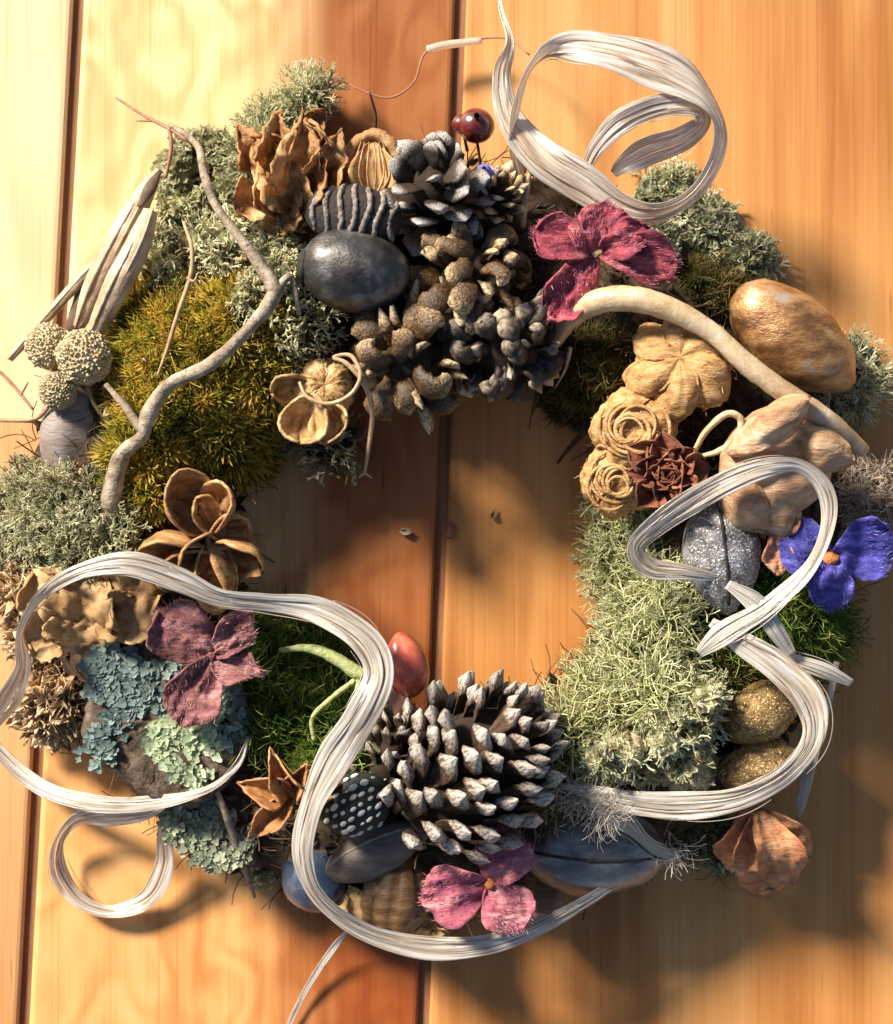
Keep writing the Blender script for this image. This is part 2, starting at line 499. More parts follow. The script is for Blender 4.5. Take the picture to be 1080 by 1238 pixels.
def t_star(seed):   # moss sprig: star of needle leaves
    r = random.Random(seed); parts = []
    for i in range(13):
        a = i * 2.4 + r.random() * .5; x = r.uniform(0.2, 1.3) if i > 3 else 2
        parts.append(leaf_strip(r.uniform(.6, 1), 0.15, r.uniform(0, .4), (x, math.cos(a), math.sin(a))))
    return cat(parts)

def t_antler(seed, depth=4, thin=0.09):
    r = random.Random(seed); parts = []
    def go(p, d, L, w, k):
        q = p + d * L
        parts.append(prism(p, q, w, w * 0.78))
        if k == 0: return
        for s in (-1, 1) if r.random() < .8 else (r.choice((-1, 1)),):
            nd = unit(d + s * r.uniform(.35, .9) * unit(np.cross(d, [r.gauss(0, 1), r.gauss(0, 1), r.gauss(0, 1)])) + np.array([.15, 0, 0]))
            go(q, nd, L * r.uniform(.62, .92), w * .78, k - 1)
    go(np.zeros(3), unit([1, r.gauss(0, .2), r.gauss(0, .2)]), 0.34, thin, depth)
    return cat(parts)

def t_feather(seed):
    r = random.Random(seed); parts = []; p = np.zeros(3); d = unit([1, r.gauss(0, .5), r.gauss(0, .5)]); b = np.array([-.2, r.gauss(0, .8), r.gauss(0, .8)])
    for i in range(5):
        q = p + d * .26; parts.append(prism(p, q, .022, .018, 3, 1))
        for s in range(3):
            a = r.random() * 6.28
            parts.append(leaf_strip(r.uniform(.16, .34) * (1 - i * .1), .06, .5, d * .5 + np.array([0, math.cos(a), math.sin(a)]), 2))
        p = q; d = unit(d + b * .5)
    return cat(parts)

def t_lobe(seed):   # ruffled flat lichen lobe
    r = random.Random(seed); nph = 15; V = [[0, 0, 0]]; k = r.choice((3, 4, 5)); p0 = r.random() * 6
    for i, rad in enumerate((.35, .75, 1.0)):
        for j in range(nph):
            a = j * 2 * math.pi / nph
            q = rad * (1 + .26 * i / 2 * math.sin(k * a + p0) + .1 * r.uniform(-1, 1))
            h = .22 * (i / 2) ** 2 + .16 * (i / 2) * math.sin((k + 1) * a + p0 * 2)
            V.append([h, q * .5 * math.cos(a), q * .5 * math.sin(a)])
    F = [(0, 1 + j, 1 + (j + 1) % nph) for j in range(nph)]
    for i in range(2):
        for j in range(nph):
            a, b = 1 + i * nph + j, 1 + i * nph + (j + 1) % nph; F += [(a, a + nph, b + nph), (a, b + nph, b)]
    return np.array(V), np.array(F)

def t_straw(seed):
    r = random.Random(seed); p = np.zeros(3); d = unit([1, r.gauss(0, .2), r.gauss(0, .2)]); b = np.array([r.gauss(0, .1), r.gauss(0, .3), r.gauss(0, .3)]); parts = []
    for i in range(4):
        q = p + d * .25; parts.append(prism(p, q, .018, .016, 3, .6)); p = q; d = unit(d + b)
    return cat(parts)

def t_chip(seed):
    r = random.Random(seed)
    V, F, _ = petal(1, r.uniform(.35, .6), r.uniform(-.4, .6), r.uniform(-.3, .5), .08, seed, 0.02, 5, 4, 'point')
    return V, tri(F)

def t_fib(seed):
    r = random.Random(seed)
    return leaf_strip(1, .11, r.uniform(-.4, .4), (1, r.gauss(0, .2), r.gauss(0, .2)), 2)
T_FIB = [t_fib(i) for i in range(5)]
T_STAR = [t_star(i) for i in range(5)]; T_ANT = [t_antler(i) for i in range(6)]; T_ANTF = [t_antler(i + 40, 4, .05) for i in range(6)]
T_FEA = [t_feather(i) for i in range(6)]; T_LOBE = [t_lobe(i) for i in range(6)]; T_FLAT = [(V * [.3, 1, 1] , F) for V, F in [t_lobe(i + 20) for i in range(6)]]; T_STRAW = [t_straw(i) for i in range(6)]; T_CHIP = [t_chip(i) for i in range(5)]

def patch_points(ells, n, seed, h=30, base=None, edge=1.0):
    """points and outward normals over mounded ellipses (cx,cy,rx,ry,deg)"""
    r = np.random.RandomState(seed)
    area = np.array([e[2] * e[3] for e in ells], float); which = r.choice(len(ells), n, p=area / area.sum())
    P = np.zeros((n, 3)); Nn = np.zeros((n, 3))
    for i in range(n):
        cx, cy, rx, ry, dg = ells[which[i]]
        q = math.sqrt(r.rand()) * edge; a = r.rand() * 6.283
        lx, ly = q * math.cos(a), q * math.sin(a); c, s = math.cos(math.radians(dg)), math.sin(math.radians(dg))
        dx, dy = rx * lx * c - ry * ly * s, rx * lx * s + ry * ly * c
        px, py = cx + dx, cy - dy
        bz = ringz(px, py) if base is None else base
        z = bz + h * math.sqrt(max(0, 1 - q * q)) * (.72 + .38 * math.sin(px / 9.7 + 2 * math.sin(py / 13)) * math.sin(py / 8.3 + 1.7 * math.sin(px / 17)))
        P[i] = Q(px, py, z)
        Nn[i] = [dx / rx * .8, dy / ry * .8, .75]
    Nn += r.normal(size=(n, 3)) * .55
    return P, Nn

def cushion(ells, seed, h, base=None):
    parts = []
    for k, (cx, cy, rx, ry, dg) in enumerate(ells):
        bz = ringz(cx, cy) if base is None else base
        V, F = blob((rx * .93, ry * .93, 1), seed + k, .12, max(rx, ry) * .6, 14, 22)
        V[:, 2] *= (h + 6)
        c, s = math.cos(math.radians(dg)), math.sin(math.radians(dg))
        W = np.stack([V[:, 0] * c - V[:, 1] * s, V[:, 0] * s + V[:, 1] * c, V[:, 2]], 1)
        for i in range(len(W)):
            px, py = cx + W[i, 0], cy - W[i, 1]
            bz_i = ringz(px, py) if base is None else base
            W[i] = Q(px, py, max(2, bz_i - 8 + W[i, 2] * .8))
        parts.append((W, F))
    V, F, _ = join(parts)
    return V, F

def clump(name, label, catg, ells, layers, cmat, h=30, base=None, seed=0, group=None):
    """layers: list of (part name, templates, count, size, material, tint bias)"""
    o = Q(ells[0][0], ells[0][1], max(2, ringz(ells[0][0], ells[0][1]) if base is None else base))
    t = thing(name, label, catg, o, group)
    V, F = cushion(ells, seed, h, base)
    mk('cushion', V, F, cmat, t)
    for k, (pn, T, n, sz, mat) in enumerate(layers):
        P, Nn = patch_points(ells, n, seed + 31 * k, h, base)
        r = np.random.RandomState(seed + k)
        sc = sz * r.uniform(.55, 1.25, n)
        low = nz(P, 62, seed + 3) * .42
        V, F, ti = scatter(T, P, Nn, sc, seed + k, np.clip(.56 + low * 1.2 + r.normal(size=n) * .30, 0, 1))
        mk(pn, V, F, mat, t, tint=ti, kind='stuff')
    return t

# ------------------------------------------------------------------ wreath base: bound straw ring
m_base = M('dark_straw', [(0.012, 0.008, 0.004), (0.05, 0.03, 0.015), (0.10, 0.06, 0.03)], feat=25, bfeat=8, bump=.9, rough=.9)
m_straw = M('loose_straw', [(0.05, 0.03, 0.015), (0.2, 0.12, 0.05)], feat=30, rough=.8, tint=[(0.03, 0.018, 0.009), (0.09, 0.05, 0.022), (0.30, 0.18, 0.08)], tmix=.8, rand=0)
wb = thing('wreath_base', 'dark brown straw ring under all the moss and cones, lying on the boards', 'wreath ring', Q(528, 648, 0))
nu, nv = 160, 22
V = []
for i in range(nu):
    a = i / nu * 2 * math.pi
    for j in range(nv):
        b = j / nv * 2 * math.pi
        rr = 353 + 118 * math.cos(b); z = 46 + 56 * math.sin(b)
        px, py = 528 + rr * 372 / 353 * math.cos(a), 648 - rr * 335 / 353 * math.sin(a)
        V.append(Q(px, py, z))
V = np.array(V); n_ = nz(V, 60, 3); V[:, 2] += 10 * n_; V[:, 2] = np.clip(V[:, 2], 1, None)
V[:, :2] *= (1 + .018 * nz(V, 80, 4))[:, None]
F = []
for i in range(nu):
    for j in range(nv):
        F.append((i * nv + j, i * nv + (j + 1) % nv, ((i + 1) % nu) * nv + (j + 1) % nv, ((i + 1) % nu) * nv + j))
mk('straw_core', V, [f[::-1] for f in F], m_base, wb)
r_ = np.random.RandomState(5)
def ring_scatter(n, T, size, mat, name, seed, wid=128, dz=0, lo=0, hi=6.283, tb=.5):
    r = np.random.RandomState(seed)
    P = np.zeros((n, 3)); Dd = np.zeros((n, 3))
    for i in range(n):
        a = r.uniform(lo, hi); q = r.uniform(-1, 1) * wid
        px, py = 528 + (353 + q) * 372 / 353 * math.cos(a), 648 - (353 + q) * 335 / 353 * math.sin(a)
        P[i] = Q(px, py, max(3, ringz(px, py) * .98 + dz - 4))
        tg = np.array([-math.sin(a), math.cos(a), 0]); outw = np.array([math.cos(a), math.sin(a), 0]) * q / wid
        Dd[i] = tg * r.choice((-1, 1)) + outw * r.uniform(0, 1.2) + np.array([0, 0, r.uniform(-.15, .6)]) + r.normal(size=3) * .3
    V, F, t = scatter(T, P, Dd, size * r.uniform(.5, 1.3, n), seed, np.clip(r.normal(size=n) * .25 + tb, 0, 1))
    return mk(name, V, F, mat, wb, tint=t, kind='stuff')
ring_scatter(5200, T_STRAW, 46, m_straw, 'straw', 21, tb=.35)
m_litter = M('leaf_litter', [(0.05, 0.03, 0.015), (0.2, 0.12, 0.05)], feat=12, rough=.8, tint=[(0.02, 0.013, 0.008), (0.07, 0.04, 0.02), (0.22, 0.13, 0.06)], tmix=.75, rand=0, trans=.1)
ring_scatter(3400, T_CHIP, 20, m_litter, 'leaf_litter', 22, wid=122, dz=3, tb=.35)

# ------------------------------------------------------------------ mosses and lichens
def mossmat(name, cols, trans=.38, rough=.75, feat=40):
    return M(name, [cols[0], cols[-1]], feat=feat, rough=rough, tint=cols, tmix=.85, rand=0, trans=trans, spec=.25, bump=.2)
m_cush = M('moss_cushion', [(0.008, 0.008, 0.003), (0.03, 0.028, 0.01), (0.06, 0.045, 0.015)], feat=20, rough=1, bump=1, bfeat=6)
m_cushb = M('brown_cushion', [(0.015, 0.012, 0.007), (0.07, 0.06, 0.035)], feat=20, rough=1, bump=1, bfeat=6)
m_gold = mossmat('golden_moss', [(0.04, 0.06, 0.008), (0.26, 0.27, 0.03), (0.66, 0.58, 0.09), (0.85, 0.52, 0.10)])
m_green = mossmat('green_moss', [(0.02, 0.07, 0.012), (0.13, 0.24, 0.03), (0.46, 0.52, 0.12)])
m_dmoss = mossmat('dark_moss', [(0.03, 0.035, 0.01), (0.12, 0.12, 0.03), (0.36, 0.26, 0.08)])
m_lgrey = mossmat('grey_green_lichen', [(0.22, 0.21, 0.10), (0.64, 0.63, 0.38), (0.95, 0.92, 0.68)], trans=.35)
m_lblue = mossmat('blue_green_lichen', [(0.16, 0.19, 0.13), (0.46, 0.50, 0.33), (0.82, 0.80, 0.56)], trans=.35)
m_lpale = mossmat('pale_green_lichen', [(0.26, 0.27, 0.12), (0.56, 0.58, 0.34), (0.84, 0.82, 0.58)], trans=.35)
m_lcream = mossmat('cream_lichen', [(0.50, 0.47, 0.28), (0.78, 0.75, 0.52), (0.95, 0.93, 0.75)])
m_leath = mossmat('feather_lichen', [(0.30, 0.32, 0.11), (0.66, 0.68, 0.34), (0.93, 0.90, 0.60)], trans=.35)
m_lbeige = mossmat('beige_lichen', [(0.2, 0.15, 0.08), (0.42, 0.38, 0.24), (0.62, 0.58, 0.42)], trans=.35)
m_fluff = mossmat('brown_fluff', [(0.26, 0.15, 0.07), (0.56, 0.37, 0.19), (0.84, 0.66, 0.43)], trans=.2)

clump('moss_clump', 'golden green moss patch behind the bent grey twig on the left', 'moss',
      [(235, 470, 100, 110, 0), (195, 400, 55, 60, 0), (290, 400, 60, 60, 0), (180, 560, 45, 60, 0), (290, 530, 45, 45, 0), (330, 450, 35, 70, 0)],
      [('moss_sprig', T_STAR, 3000, 26, m_gold), ('fine_moss', T_FEA, 500, 28, m_gold), ('bract', T_CHIP, 220, 17, m_fluff)], m_cush, h=24, seed=100)
clump('moss_clump', 'dark green moss tuft between the burgundy flower and the pale green stems', 'moss',
      [(335, 850, 70, 55, 20), (395, 850, 50, 60, 0), (310, 790, 40, 45, 0), (360, 780, 50, 35, 0), (400, 920, 40, 40, 0)],
      [('moss_sprig', T_STAR, 2200, 15, m_green), ('fine_moss', T_FEA, 2400, 30, m_green)], m_cush, h=26, seed=140)
clump('moss_clump', 'bright green moss tuft below the blue flower', 'moss',
      [(975, 760, 52, 42, 0), (940, 740, 30, 40, 0)],
      [('moss_sprig', T_STAR, 700, 14, m_green), ('fine_moss', T_FEA, 1900, 26, m_green)], m_cush, h=38, seed=150)
clump('moss_clump', 'dark olive moss under the thick curved stem on the right', 'moss',
      [(730, 440, 60, 45, 0), (880, 350, 60, 30, -30), (700, 480, 40, 30, 0)],
      [('moss_sprig', T_STAR, 1500, 14, m_dmoss), ('fine_moss', T_FEA, 900, 24, m_dmoss)], m_cush, h=22, seed=160)
clump('moss_clump', 'green moss coloured dark to suggest shade in the hollow beside the silver grey nut', 'moss',  # dark sprig colour stands in for the shade of this hollow
      [(850, 770, 45, 60, 0), (880, 830, 40, 40, 0)],
      [('moss_sprig', T_STAR, 900, 14, m_dmoss), ('fine_moss', T_FEA, 500, 24, m_green)], m_cush, h=18, seed=165)
LG = 'lichen clumps on the wreath'
clump('lichen_clump', 'grey green lichen bunched at the upper left beside the long pods', 'lichen',
      [(x, y, r1, r1 * .9, 0) for x, y, r1 in [(212, 205, 24), (232, 178, 20), (262, 178, 22), (285, 195, 20), (215, 245, 22), (205, 290, 22), (198, 325, 20), (250, 240, 16), (278, 232, 20), (305, 250, 20), (340, 268, 24), (330, 300, 22), (282, 275, 20), (268, 300, 24), (300, 358, 20), (345, 330, 20), (312, 222, 16), (240, 290, 16), (355, 240, 16)]],
      [('lichen_branch', T_ANT, 620, 24, m_lgrey), ('lichen_lobe', T_LOBE, 1500, 17, m_lgrey)], m_cush, h=44, seed=200, group=LG)
clump('moss_clump', 'dim olive moss and brown bits showing between the pale upper left lichens', 'moss',
      [(255, 250, 60, 75, 0), (320, 290, 50, 60, 0), (220, 330, 40, 40, 0)],
      [('moss_sprig', T_STAR, 900, 15, m_dmoss), ('bract', T_CHIP, 260, 22, m_fluff)], m_cush, h=16, seed=205)
clump('lichen_clump', 'pale green lichen sprigs reaching up along the top left edge', 'lichen',
      [(330, 155, 26, 30, 30), (370, 120, 24, 20, 30), (310, 190, 20, 20, 0)],
      [('lichen_branch', T_ANTF, 420, 30, m_lpale), ('lichen_lobe', T_LOBE, 160, 13, m_lgrey)], m_cushb, h=40, base=18, seed=215, group=LG)
clump('lichen_clump', 'dim grey lichen tuft hanging into the hole below the honey capsule', 'lichen',
      [(398, 535, 34, 28, 0)],
      [('lichen_branch', T_ANT, 60, 30, m_lbeige), ('fine_moss', T_FEA, 120, 26, m_dmoss)], m_cush, h=10, base=40, seed=225, group=LG)
clump('lichen_clump', 'forked grey lichen hanging beside the dark grey smooth nut', 'lichen',
      [(372, 388, 28, 42, 0), (346, 400, 20, 40, 0)],
      [('lichen_branch', T_ANT, 110, 34, m_lgrey), ('fine_moss', T_FEA, 200, 26, m_dmoss)], m_cush, h=20, seed=220, group=LG)
clump('lichen_clump', 'leafy blue green lichen at the upper right behind the ribbon loop', 'lichen',
      [(810, 240, 38, 36, 0), (850, 275, 50, 34, -35), (900, 315, 30, 26, -30), (790, 290, 26, 22, 0)],
      [('lichen_lobe', T_LOBE, 900, 22, m_lblue), ('lichen_branch', T_ANT, 420, 22, m_lgrey)], m_cushb, h=34, seed=230, group=LG)
clump('lichen_clump', 'small grey lichen tuft at the right end of the golden brown nut', 'lichen',
      [(1040, 440, 20, 34, 20), (1030, 480, 28, 20, 0)],
      [('lichen_branch', T_ANTF, 210, 26, m_lgrey), ('lichen_lobe', T_LOBE, 150, 12, m_lblue)], m_cushb, h=30, base=20, seed=240, group=LG)
clump('lichen_clump', 'pale branching lichen at the left edge below the grey bud', 'lichen',
      [(90, 615, 60, 40, 0), (30, 610, 42, 38, 0), (120, 655, 45, 30, 0), (20, 660, 30, 30, 0)],
      [('lichen_branch', T_ANTF, 620, 34, m_lpale), ('lichen_branch', T_ANT, 420, 28, m_lbeige), ('bract', T_CHIP, 90, 20, m_fluff)], m_cushb, h=30, seed=250, group=LG)
clump('lichen_clump', 'feathery light green lichen mass down the right side of the hole', 'lichen',
      [(785, 780, 52, 60, 15), (745, 660, 30, 50, 0), (770, 715, 46, 46, 0), (735, 840, 46, 44, 0), (760, 612, 30, 25, 0), (790, 840, 44, 44, 0), (805, 745, 34, 30, 0), (700, 880, 30, 26, 0)],
      [('lichen_feather', T_FEA, 3200, 36, m_leath), ('lichen_branch', T_ANTF, 800, 30, m_lpale), ('moss_sprig', T_STAR, 500, 16, m_green), ('lichen_lobe', T_LOBE, 500, 12, m_lgrey)], m_cushb, h=46, seed=260, group=LG)
clump('lichen_clump', 'crumbly cream green lichen above the lower right ribbon', 'lichen',
      [(770, 915, 40, 30, 0), (825, 880, 36, 34, 0), (730, 915, 30, 26, 0), (850, 850, 22, 30, 0), (830, 925, 30, 24, 0), (800, 900, 26, 26, 0)],
      [('lichen_lobe', T_LOBE, 1700, 18, m_lcream), ('lichen_branch', T_ANT, 500, 22, m_lpale), ('bract', T_CHIP, 70, 18, m_fluff)], m_cushb, h=80, seed=270, group=LG)
clump('lichen_clump', 'dark green grey lichen under the lower right ribbon by the orange petal', 'lichen',
      [(840, 1010, 55, 26, 0), (800, 985, 40, 20, 0), (880, 1040, 22, 12, 0)],
      [('lichen_lobe', T_LOBE, 700, 16, m_lblue), ('fine_moss', T_FEA, 500, 22, m_dmoss)], m_cush, h=16, base=18, seed=280, group=LG)
clump('lichen_clump', 'small yellow green lichen knob beside the blue grey round nut', 'lichen',
      [(320, 1042, 24, 30, 0)],
      [('lichen_lobe', T_LOBE, 420, 11, m_lpale)], m_cushb, h=46, base=16, seed=290, group=LG)
clump('fibre_clump', 'straw coloured fibrous tuft right of the large pine cone', 'fibre tuft',
      [(680, 935, 42, 30, 0), (700, 870, 30, 20, 0), (650, 965, 40, 20, 0)],
      [('straw', T_STRAW, 700, 50, M('pale_straw', [(0.3, 0.2, 0.08), (0.5, 0.35, 0.16)], tint=[(0.12, 0.06, 0.02), (0.36, 0.22, 0.09), (0.66, 0.5, 0.28)], tmix=.8, rand=0)),
       ('lichen_feather', T_FEA, 500, 26, m_leath)], m_cushb, h=24, seed=300)
clump('dried_flower_tuft', 'beige fluffy seed tuft at the far right edge beside the peach pod', 'seed tuft',
      [(1035, 605, 36, 44, 0), (1070, 600, 26, 34, 0)],
      [('fluff', T_FEA, 1300, 24, mossmat('grey_beige_fluff', [(0.3, 0.22, 0.16), (0.6, 0.48, 0.38), (0.85, 0.75, 0.63)])), ], m_cushb, h=46, base=30, seed=310)
clump('dried_flower_tuft', 'brown crumpled flower cluster at the left edge inside the ribbon loop', 'dried flowers',
      [(55, 770, 42, 40, 0), (70, 850, 46, 40, 0), (30, 720, 26, 26, 0)],
      [('bract', T_CHIP, 1100, 26, m_fluff), ('fluff', T_FEA, 700, 20, m_fluff)], m_cushb, h=52, base=24, seed=320)
clump('dried_flower_tuft', 'fuzzy beige tuft above the left ribbon loop', 'dried flowers',
      [(40, 690, 40, 26, 0), (100, 690, 26, 14, 0)],
      [('fluff', T_FEA, 900, 24, m_lbeige)], m_cushb, h=30, base=24, seed=330)

# ------------------------------------------------------------------ pine cones
def scale_mesh(name, seed, tip=1.0, knob=.5, bend=.25, wide=.5, tiplen=.12):
    nu, nv = 9, 8
    r = random.Random(seed); V = []; T = []
    for i in range(nu):
        u = i / (nu - 1)
        w = wide * (0.35 + 0.65 * math.sin(min(1, u / .78) * math.pi / 2)) * (1 - max(0, (u - .7) / .3) ** 1.6 * .96)
        t = .05 + knob * .26 * math.exp(-((u - .80) / .13) ** 2) + .04 * u
        if u > .97: t = .02
        for j in range(nv):
            a = j * 2 * math.pi / nv
            yy = w / 2 * math.cos(a); zz = t / 2 * math.sin(a) + bend * u * u * .6
            if math.sin(a) > .9: zz += knob * .12 * math.exp(-((u - .82) / .08) ** 2)
            V.append((u + tiplen * (u > .97), yy + r.uniform(-1, 1) * .012, zz + r.uniform(-1, 1) * .022)); T.append(u)
    F = [tuple(f) for f in grid_faces(nu, nv, True).tolist()]
    F.append(tuple(range(nv - 1, -1, -1))); F.append(tuple(range((nu - 1) * nv, nu * nv)))
    return np.array(V), F, np.array(T)

def cone(name, label, px, py, z, axis, L, R, n, size, mat, core_mat, seed=0, group=None, openness=.75, t0=.02, t1=1.0, knob=.5, wide=.55, bend=.25, prof=None, jit=.12, curled=0, tiplen=.12, rp=.42):
    o = Q(px, py, z); t = thing(name, label, 'pine cone', o, group)
    A = fr(axis); ax, ay, az = A[:, 0], A[:, 1], A[:, 2]
    prof = prof or (lambda s: math.sin(math.pi * (0.16 + 0.80 * s)) ** .65)
    V, F = blob((L * .46, R * .55, R * .55), seed, .08, nu=14, nv=16)
    V *= [1, 1 + (rp - .42) * 1.1, 1 + (rp - .42) * 1.1]; mk('core', place(V, A, o), F, core_mat, t)
    r = random.Random(seed)
    variants = []
    for k in range(4):
        Vs, Fs, Ts = scale_mesh('scale', seed * 7 + k, knob=knob, bend=bend * (1 + .5 * (k - 1.5) / 1.5), wide=wide * (1 + .1 * (k - 1.5)), tiplen=tiplen)
        if curled and k % 2 == 0: Vs, Fs, Ts = curl_mesh(seed * 5 + k, curled)
        me = mesh_of('scale', Vs * size, Fs, Ts); me.materials.append(mat); variants.append(me)
    for i in range(n):
        s = (t0 + (t1 - t0) * (i + .5) / n)
        a = i * 2.39996 + r.gauss(0, jit * .6)
        rad = ay * math.cos(a) + az * math.sin(a)
        p = ax * (s - .5) * L * .9 + rad * R * rp * prof(s)
        lean = openness * (1.05 - .9 * s) + (s > .9) * 0
        d = unit(rad * (lean + .22) + ax * (1.0 - .62 * lean) + ax * .9 * max(0, s - .75) * 2 + np.array([r.gauss(0, jit), r.gauss(0, jit), r.gauss(0, jit)]))
        upv = rad * .6 - ax * .9 if False else unit(ax * -1 + rad * .4) * -1
        Rm = fr(d, unit(rad - ax * .2))
        sc = (0.62 + .55 * prof(s)) * r.uniform(.88, 1.1)
        ob = bpy.data.objects.new('scale', variants[i % 4]); COL.objects.link(ob); ob.parent = t
        Mx = Matrix(Rm.tolist()).to_4x4(); Mx = Matrix.Translation(Vector(p * S)) @ Mx @ Matrix.Diagonal((sc, sc, sc, 1))
        ob.matrix_local = Mx
    return t

m_cone1 = M('grey_tipped_cone', [(0.015, 0.010, 0.006), (0.05, 0.028, 0.016), (0.12, 0.07, 0.04)], feat=14, stretch=(.5, 2.2, 2.2), rough=.75, bump=1, bfeat=5,
            tint=[(0.03, 0.02, 0.012), (0.04, 0.025, 0.016), (0.34, 0.27, 0.21), (0.54, 0.48, 0.42)], tmix=-1, rand=.25)
m_cone2 = M('dark_brown_cone', [(0.018, 0.010, 0.004), (0.08, 0.042, 0.016), (0.20, 0.11, 0.045)], feat=10, stretch=(.7, 3, 3), rough=.45, bump=.8, bfeat=9,
            tint=[(0.02, 0.012, 0.007), (0.05, 0.03, 0.016), (0.46, 0.31, 0.16), (0.60, 0.46, 0.27)], tmix=-1, rand=.35, spec=.5)
m_cone3 = M('charcoal_cone', [(0.012, 0.008, 0.005), (0.04, 0.024, 0.014), (0.07, 0.042, 0.024)], feat=10, stretch=(1, 3, 3), rough=.55, bump=.8, bfeat=4,
            tint=[(0.02, 0.012, 0.007), (0.03, 0.02, 0.014), (0.20, 0.17, 0.145), (0.58, 0.54, 0.50)], tmix=-1, rand=.3, spec=.5)
m_core = M('cone_core', [(0.01, 0.006, 0.003), (0.04, 0.022, 0.01)], feat=10, rough=.9)

def curl_mesh(seed, tall=.6):
    r = random.Random(seed); b = r.uniform(.8, 1.2)
    pts = [(0, 0, 0), (.35, 0, .02), (.68, 0, .16 * b), (.88, 0, .42 * b * tall / .6), (.80, 0, .64 * b * tall / .6), (.62, 0, .70 * b * tall / .6)]
    V, F = tube(np.array(pts), [.09, .11, .14, .16, .13, .07], nv=9, n=3, seed=seed, rough=.22, rsize=.35)
    V[:, 1] *= 1.7 + .35 * np.sin(V[:, 0] * 4 + seed); V[:, 2] += .05 * np.sin(V[:, 1] * 40) * V[:, 0]
    T = np.clip(np.concatenate([np.repeat(np.linspace(0, 1, (len(V) - 2) // 9), 9), [0, 1]]), 0, 1)
    return V, fix(F), T
CG = 'pine cones on the wreath'
cone('pine_cone', 'large pine cone with pale grey scale tips, above the pink three petalled flower', 562, 934, 148, (0.60, 0.55, 0.38), 200, 92, 104, 50, m_cone1, m_core, seed=3, group=CG, openness=.42, knob=.75, wide=.62, bend=.16, jit=.15, tiplen=.10, rp=.66)
cone('pine_cone', 'small dark pine cone with open grey edged scales below the red berries', 527, 235, 140, (-0.1, 0.35, 0.9), 100, 56, 34, 44, m_cone3, m_core, seed=5, group=CG, openness=.95, knob=.5, wide=.72, bend=.35, tiplen=0, jit=.25)
cone('pine_cone', 'knobbly dark brown pine cone with curled tan scales, just below the dark grey nut', 505, 425, 118, (-0.35, -0.35, 0.75), 126, 72, 50, 40, m_cone2, m_core, seed=7, group=CG, curled=.6, openness=1.1, knob=1.3, wide=.34, bend=1.0, jit=.42, tiplen=0)
cone('pine_cone', 'darkest shaggy pine cone above the board gap, right of the curled tan one', 600, 400, 112, (0.5, -0.5, 0.6), 150, 84, 92, 36, M('black_cone', [(0.008, 0.006, 0.005), (0.03, 0.022, 0.016), (0.07, 0.05, 0.032)], feat=10, rough=.5, bump=.9, bfeat=9, tint=[(0.015, 0.01, 0.007), (0.025, 0.018, 0.012), (0.22, 0.17, 0.11), (0.36, 0.29, 0.21)], tmix=-1, rand=.4), m_core, seed=9, group=CG, curled=.5, openness=.85, knob=.7, wide=.5, bend=.8, jit=.4, tiplen=0)
cone('pine_cone', 'squat brown pine cone with rounded scales directly under the small dark cone', 568, 338, 138, (0.2, 0.5, 0.75), 90, 62, 36, 36, m_cone2, m_core, seed=11, group=CG, curled=.8, openness=1.0, knob=1.3, wide=.62, bend=.6, jit=.35, tiplen=0)
cone('pine_cone', 'tiny brown cone between the small dark cone and the ribbon', 604, 240, 130, (0.1, 0.3, 0.8), 60, 28, 24, 24, m_cone2, m_core, seed=13, group=CG, openness=.6, knob=.6, wide=.7)
cone('pine_cone', 'grey tipped narrow cone half hidden between ribbon and large pine cone', 468, 925, 120, (0.25, 0.8, 0.3), 120, 34, 34, 32, m_cone1, m_core, seed=15, group=CG, openness=.6, knob=.5, wide=.6)

# dark cones with pale dots / ribs
def ribbed(name, label, px, py, z, d, L, R, nr, mat, mrib, seed):
    o = Q(px, py, z); t = thing(name, label, 'seed cone', o); A = fr(d)
    V, F = blob((L / 2, R, R * .8), seed, .04, nu=16, nv=24); mk('body', place(V, A, o), F, mat, t)
    for k in range(nr):
        x = (-.5 + (k + .7) / (nr + .4)) * L * .95; rr = math.sqrt(max(.05, 1 - (2 * x / L) ** 2))
        pts = []
        for q in range(9):
            a = math.radians(12 + q * 19.5); pts.append([x + 3 * math.sin(a * 3 + k), R * rr * 1.0 * math.cos(a), R * .8 * rr * math.sin(a)])
        V, F = tube(pts, [1.2] + [3.1] * 7 + [1.2], nv=7, n=4, seed=k, rough=.5, rsize=7)
        mk('ridge', place(V, A, o), fix(F), mrib, t)
    return t
m_rib = M('chalky_ridge', [(0.10, 0.08, 0.065), (0.34, 0.29, 0.25)], feat=8, rough=.8, bfeat=3, bump=.8)
m_char = M('charcoal_husk', [(0.01, 0.008, 0.007), (0.045, 0.035, 0.028)], feat=14, rough=.75, bfeat=4, bump=.8)
ribbed('seed_cone', 'charcoal seed cone with pale ridges above the dark grey nut', 428, 262, 165, (1, -.15, .0), 112, 36, 7, m_char, m_rib, 2)
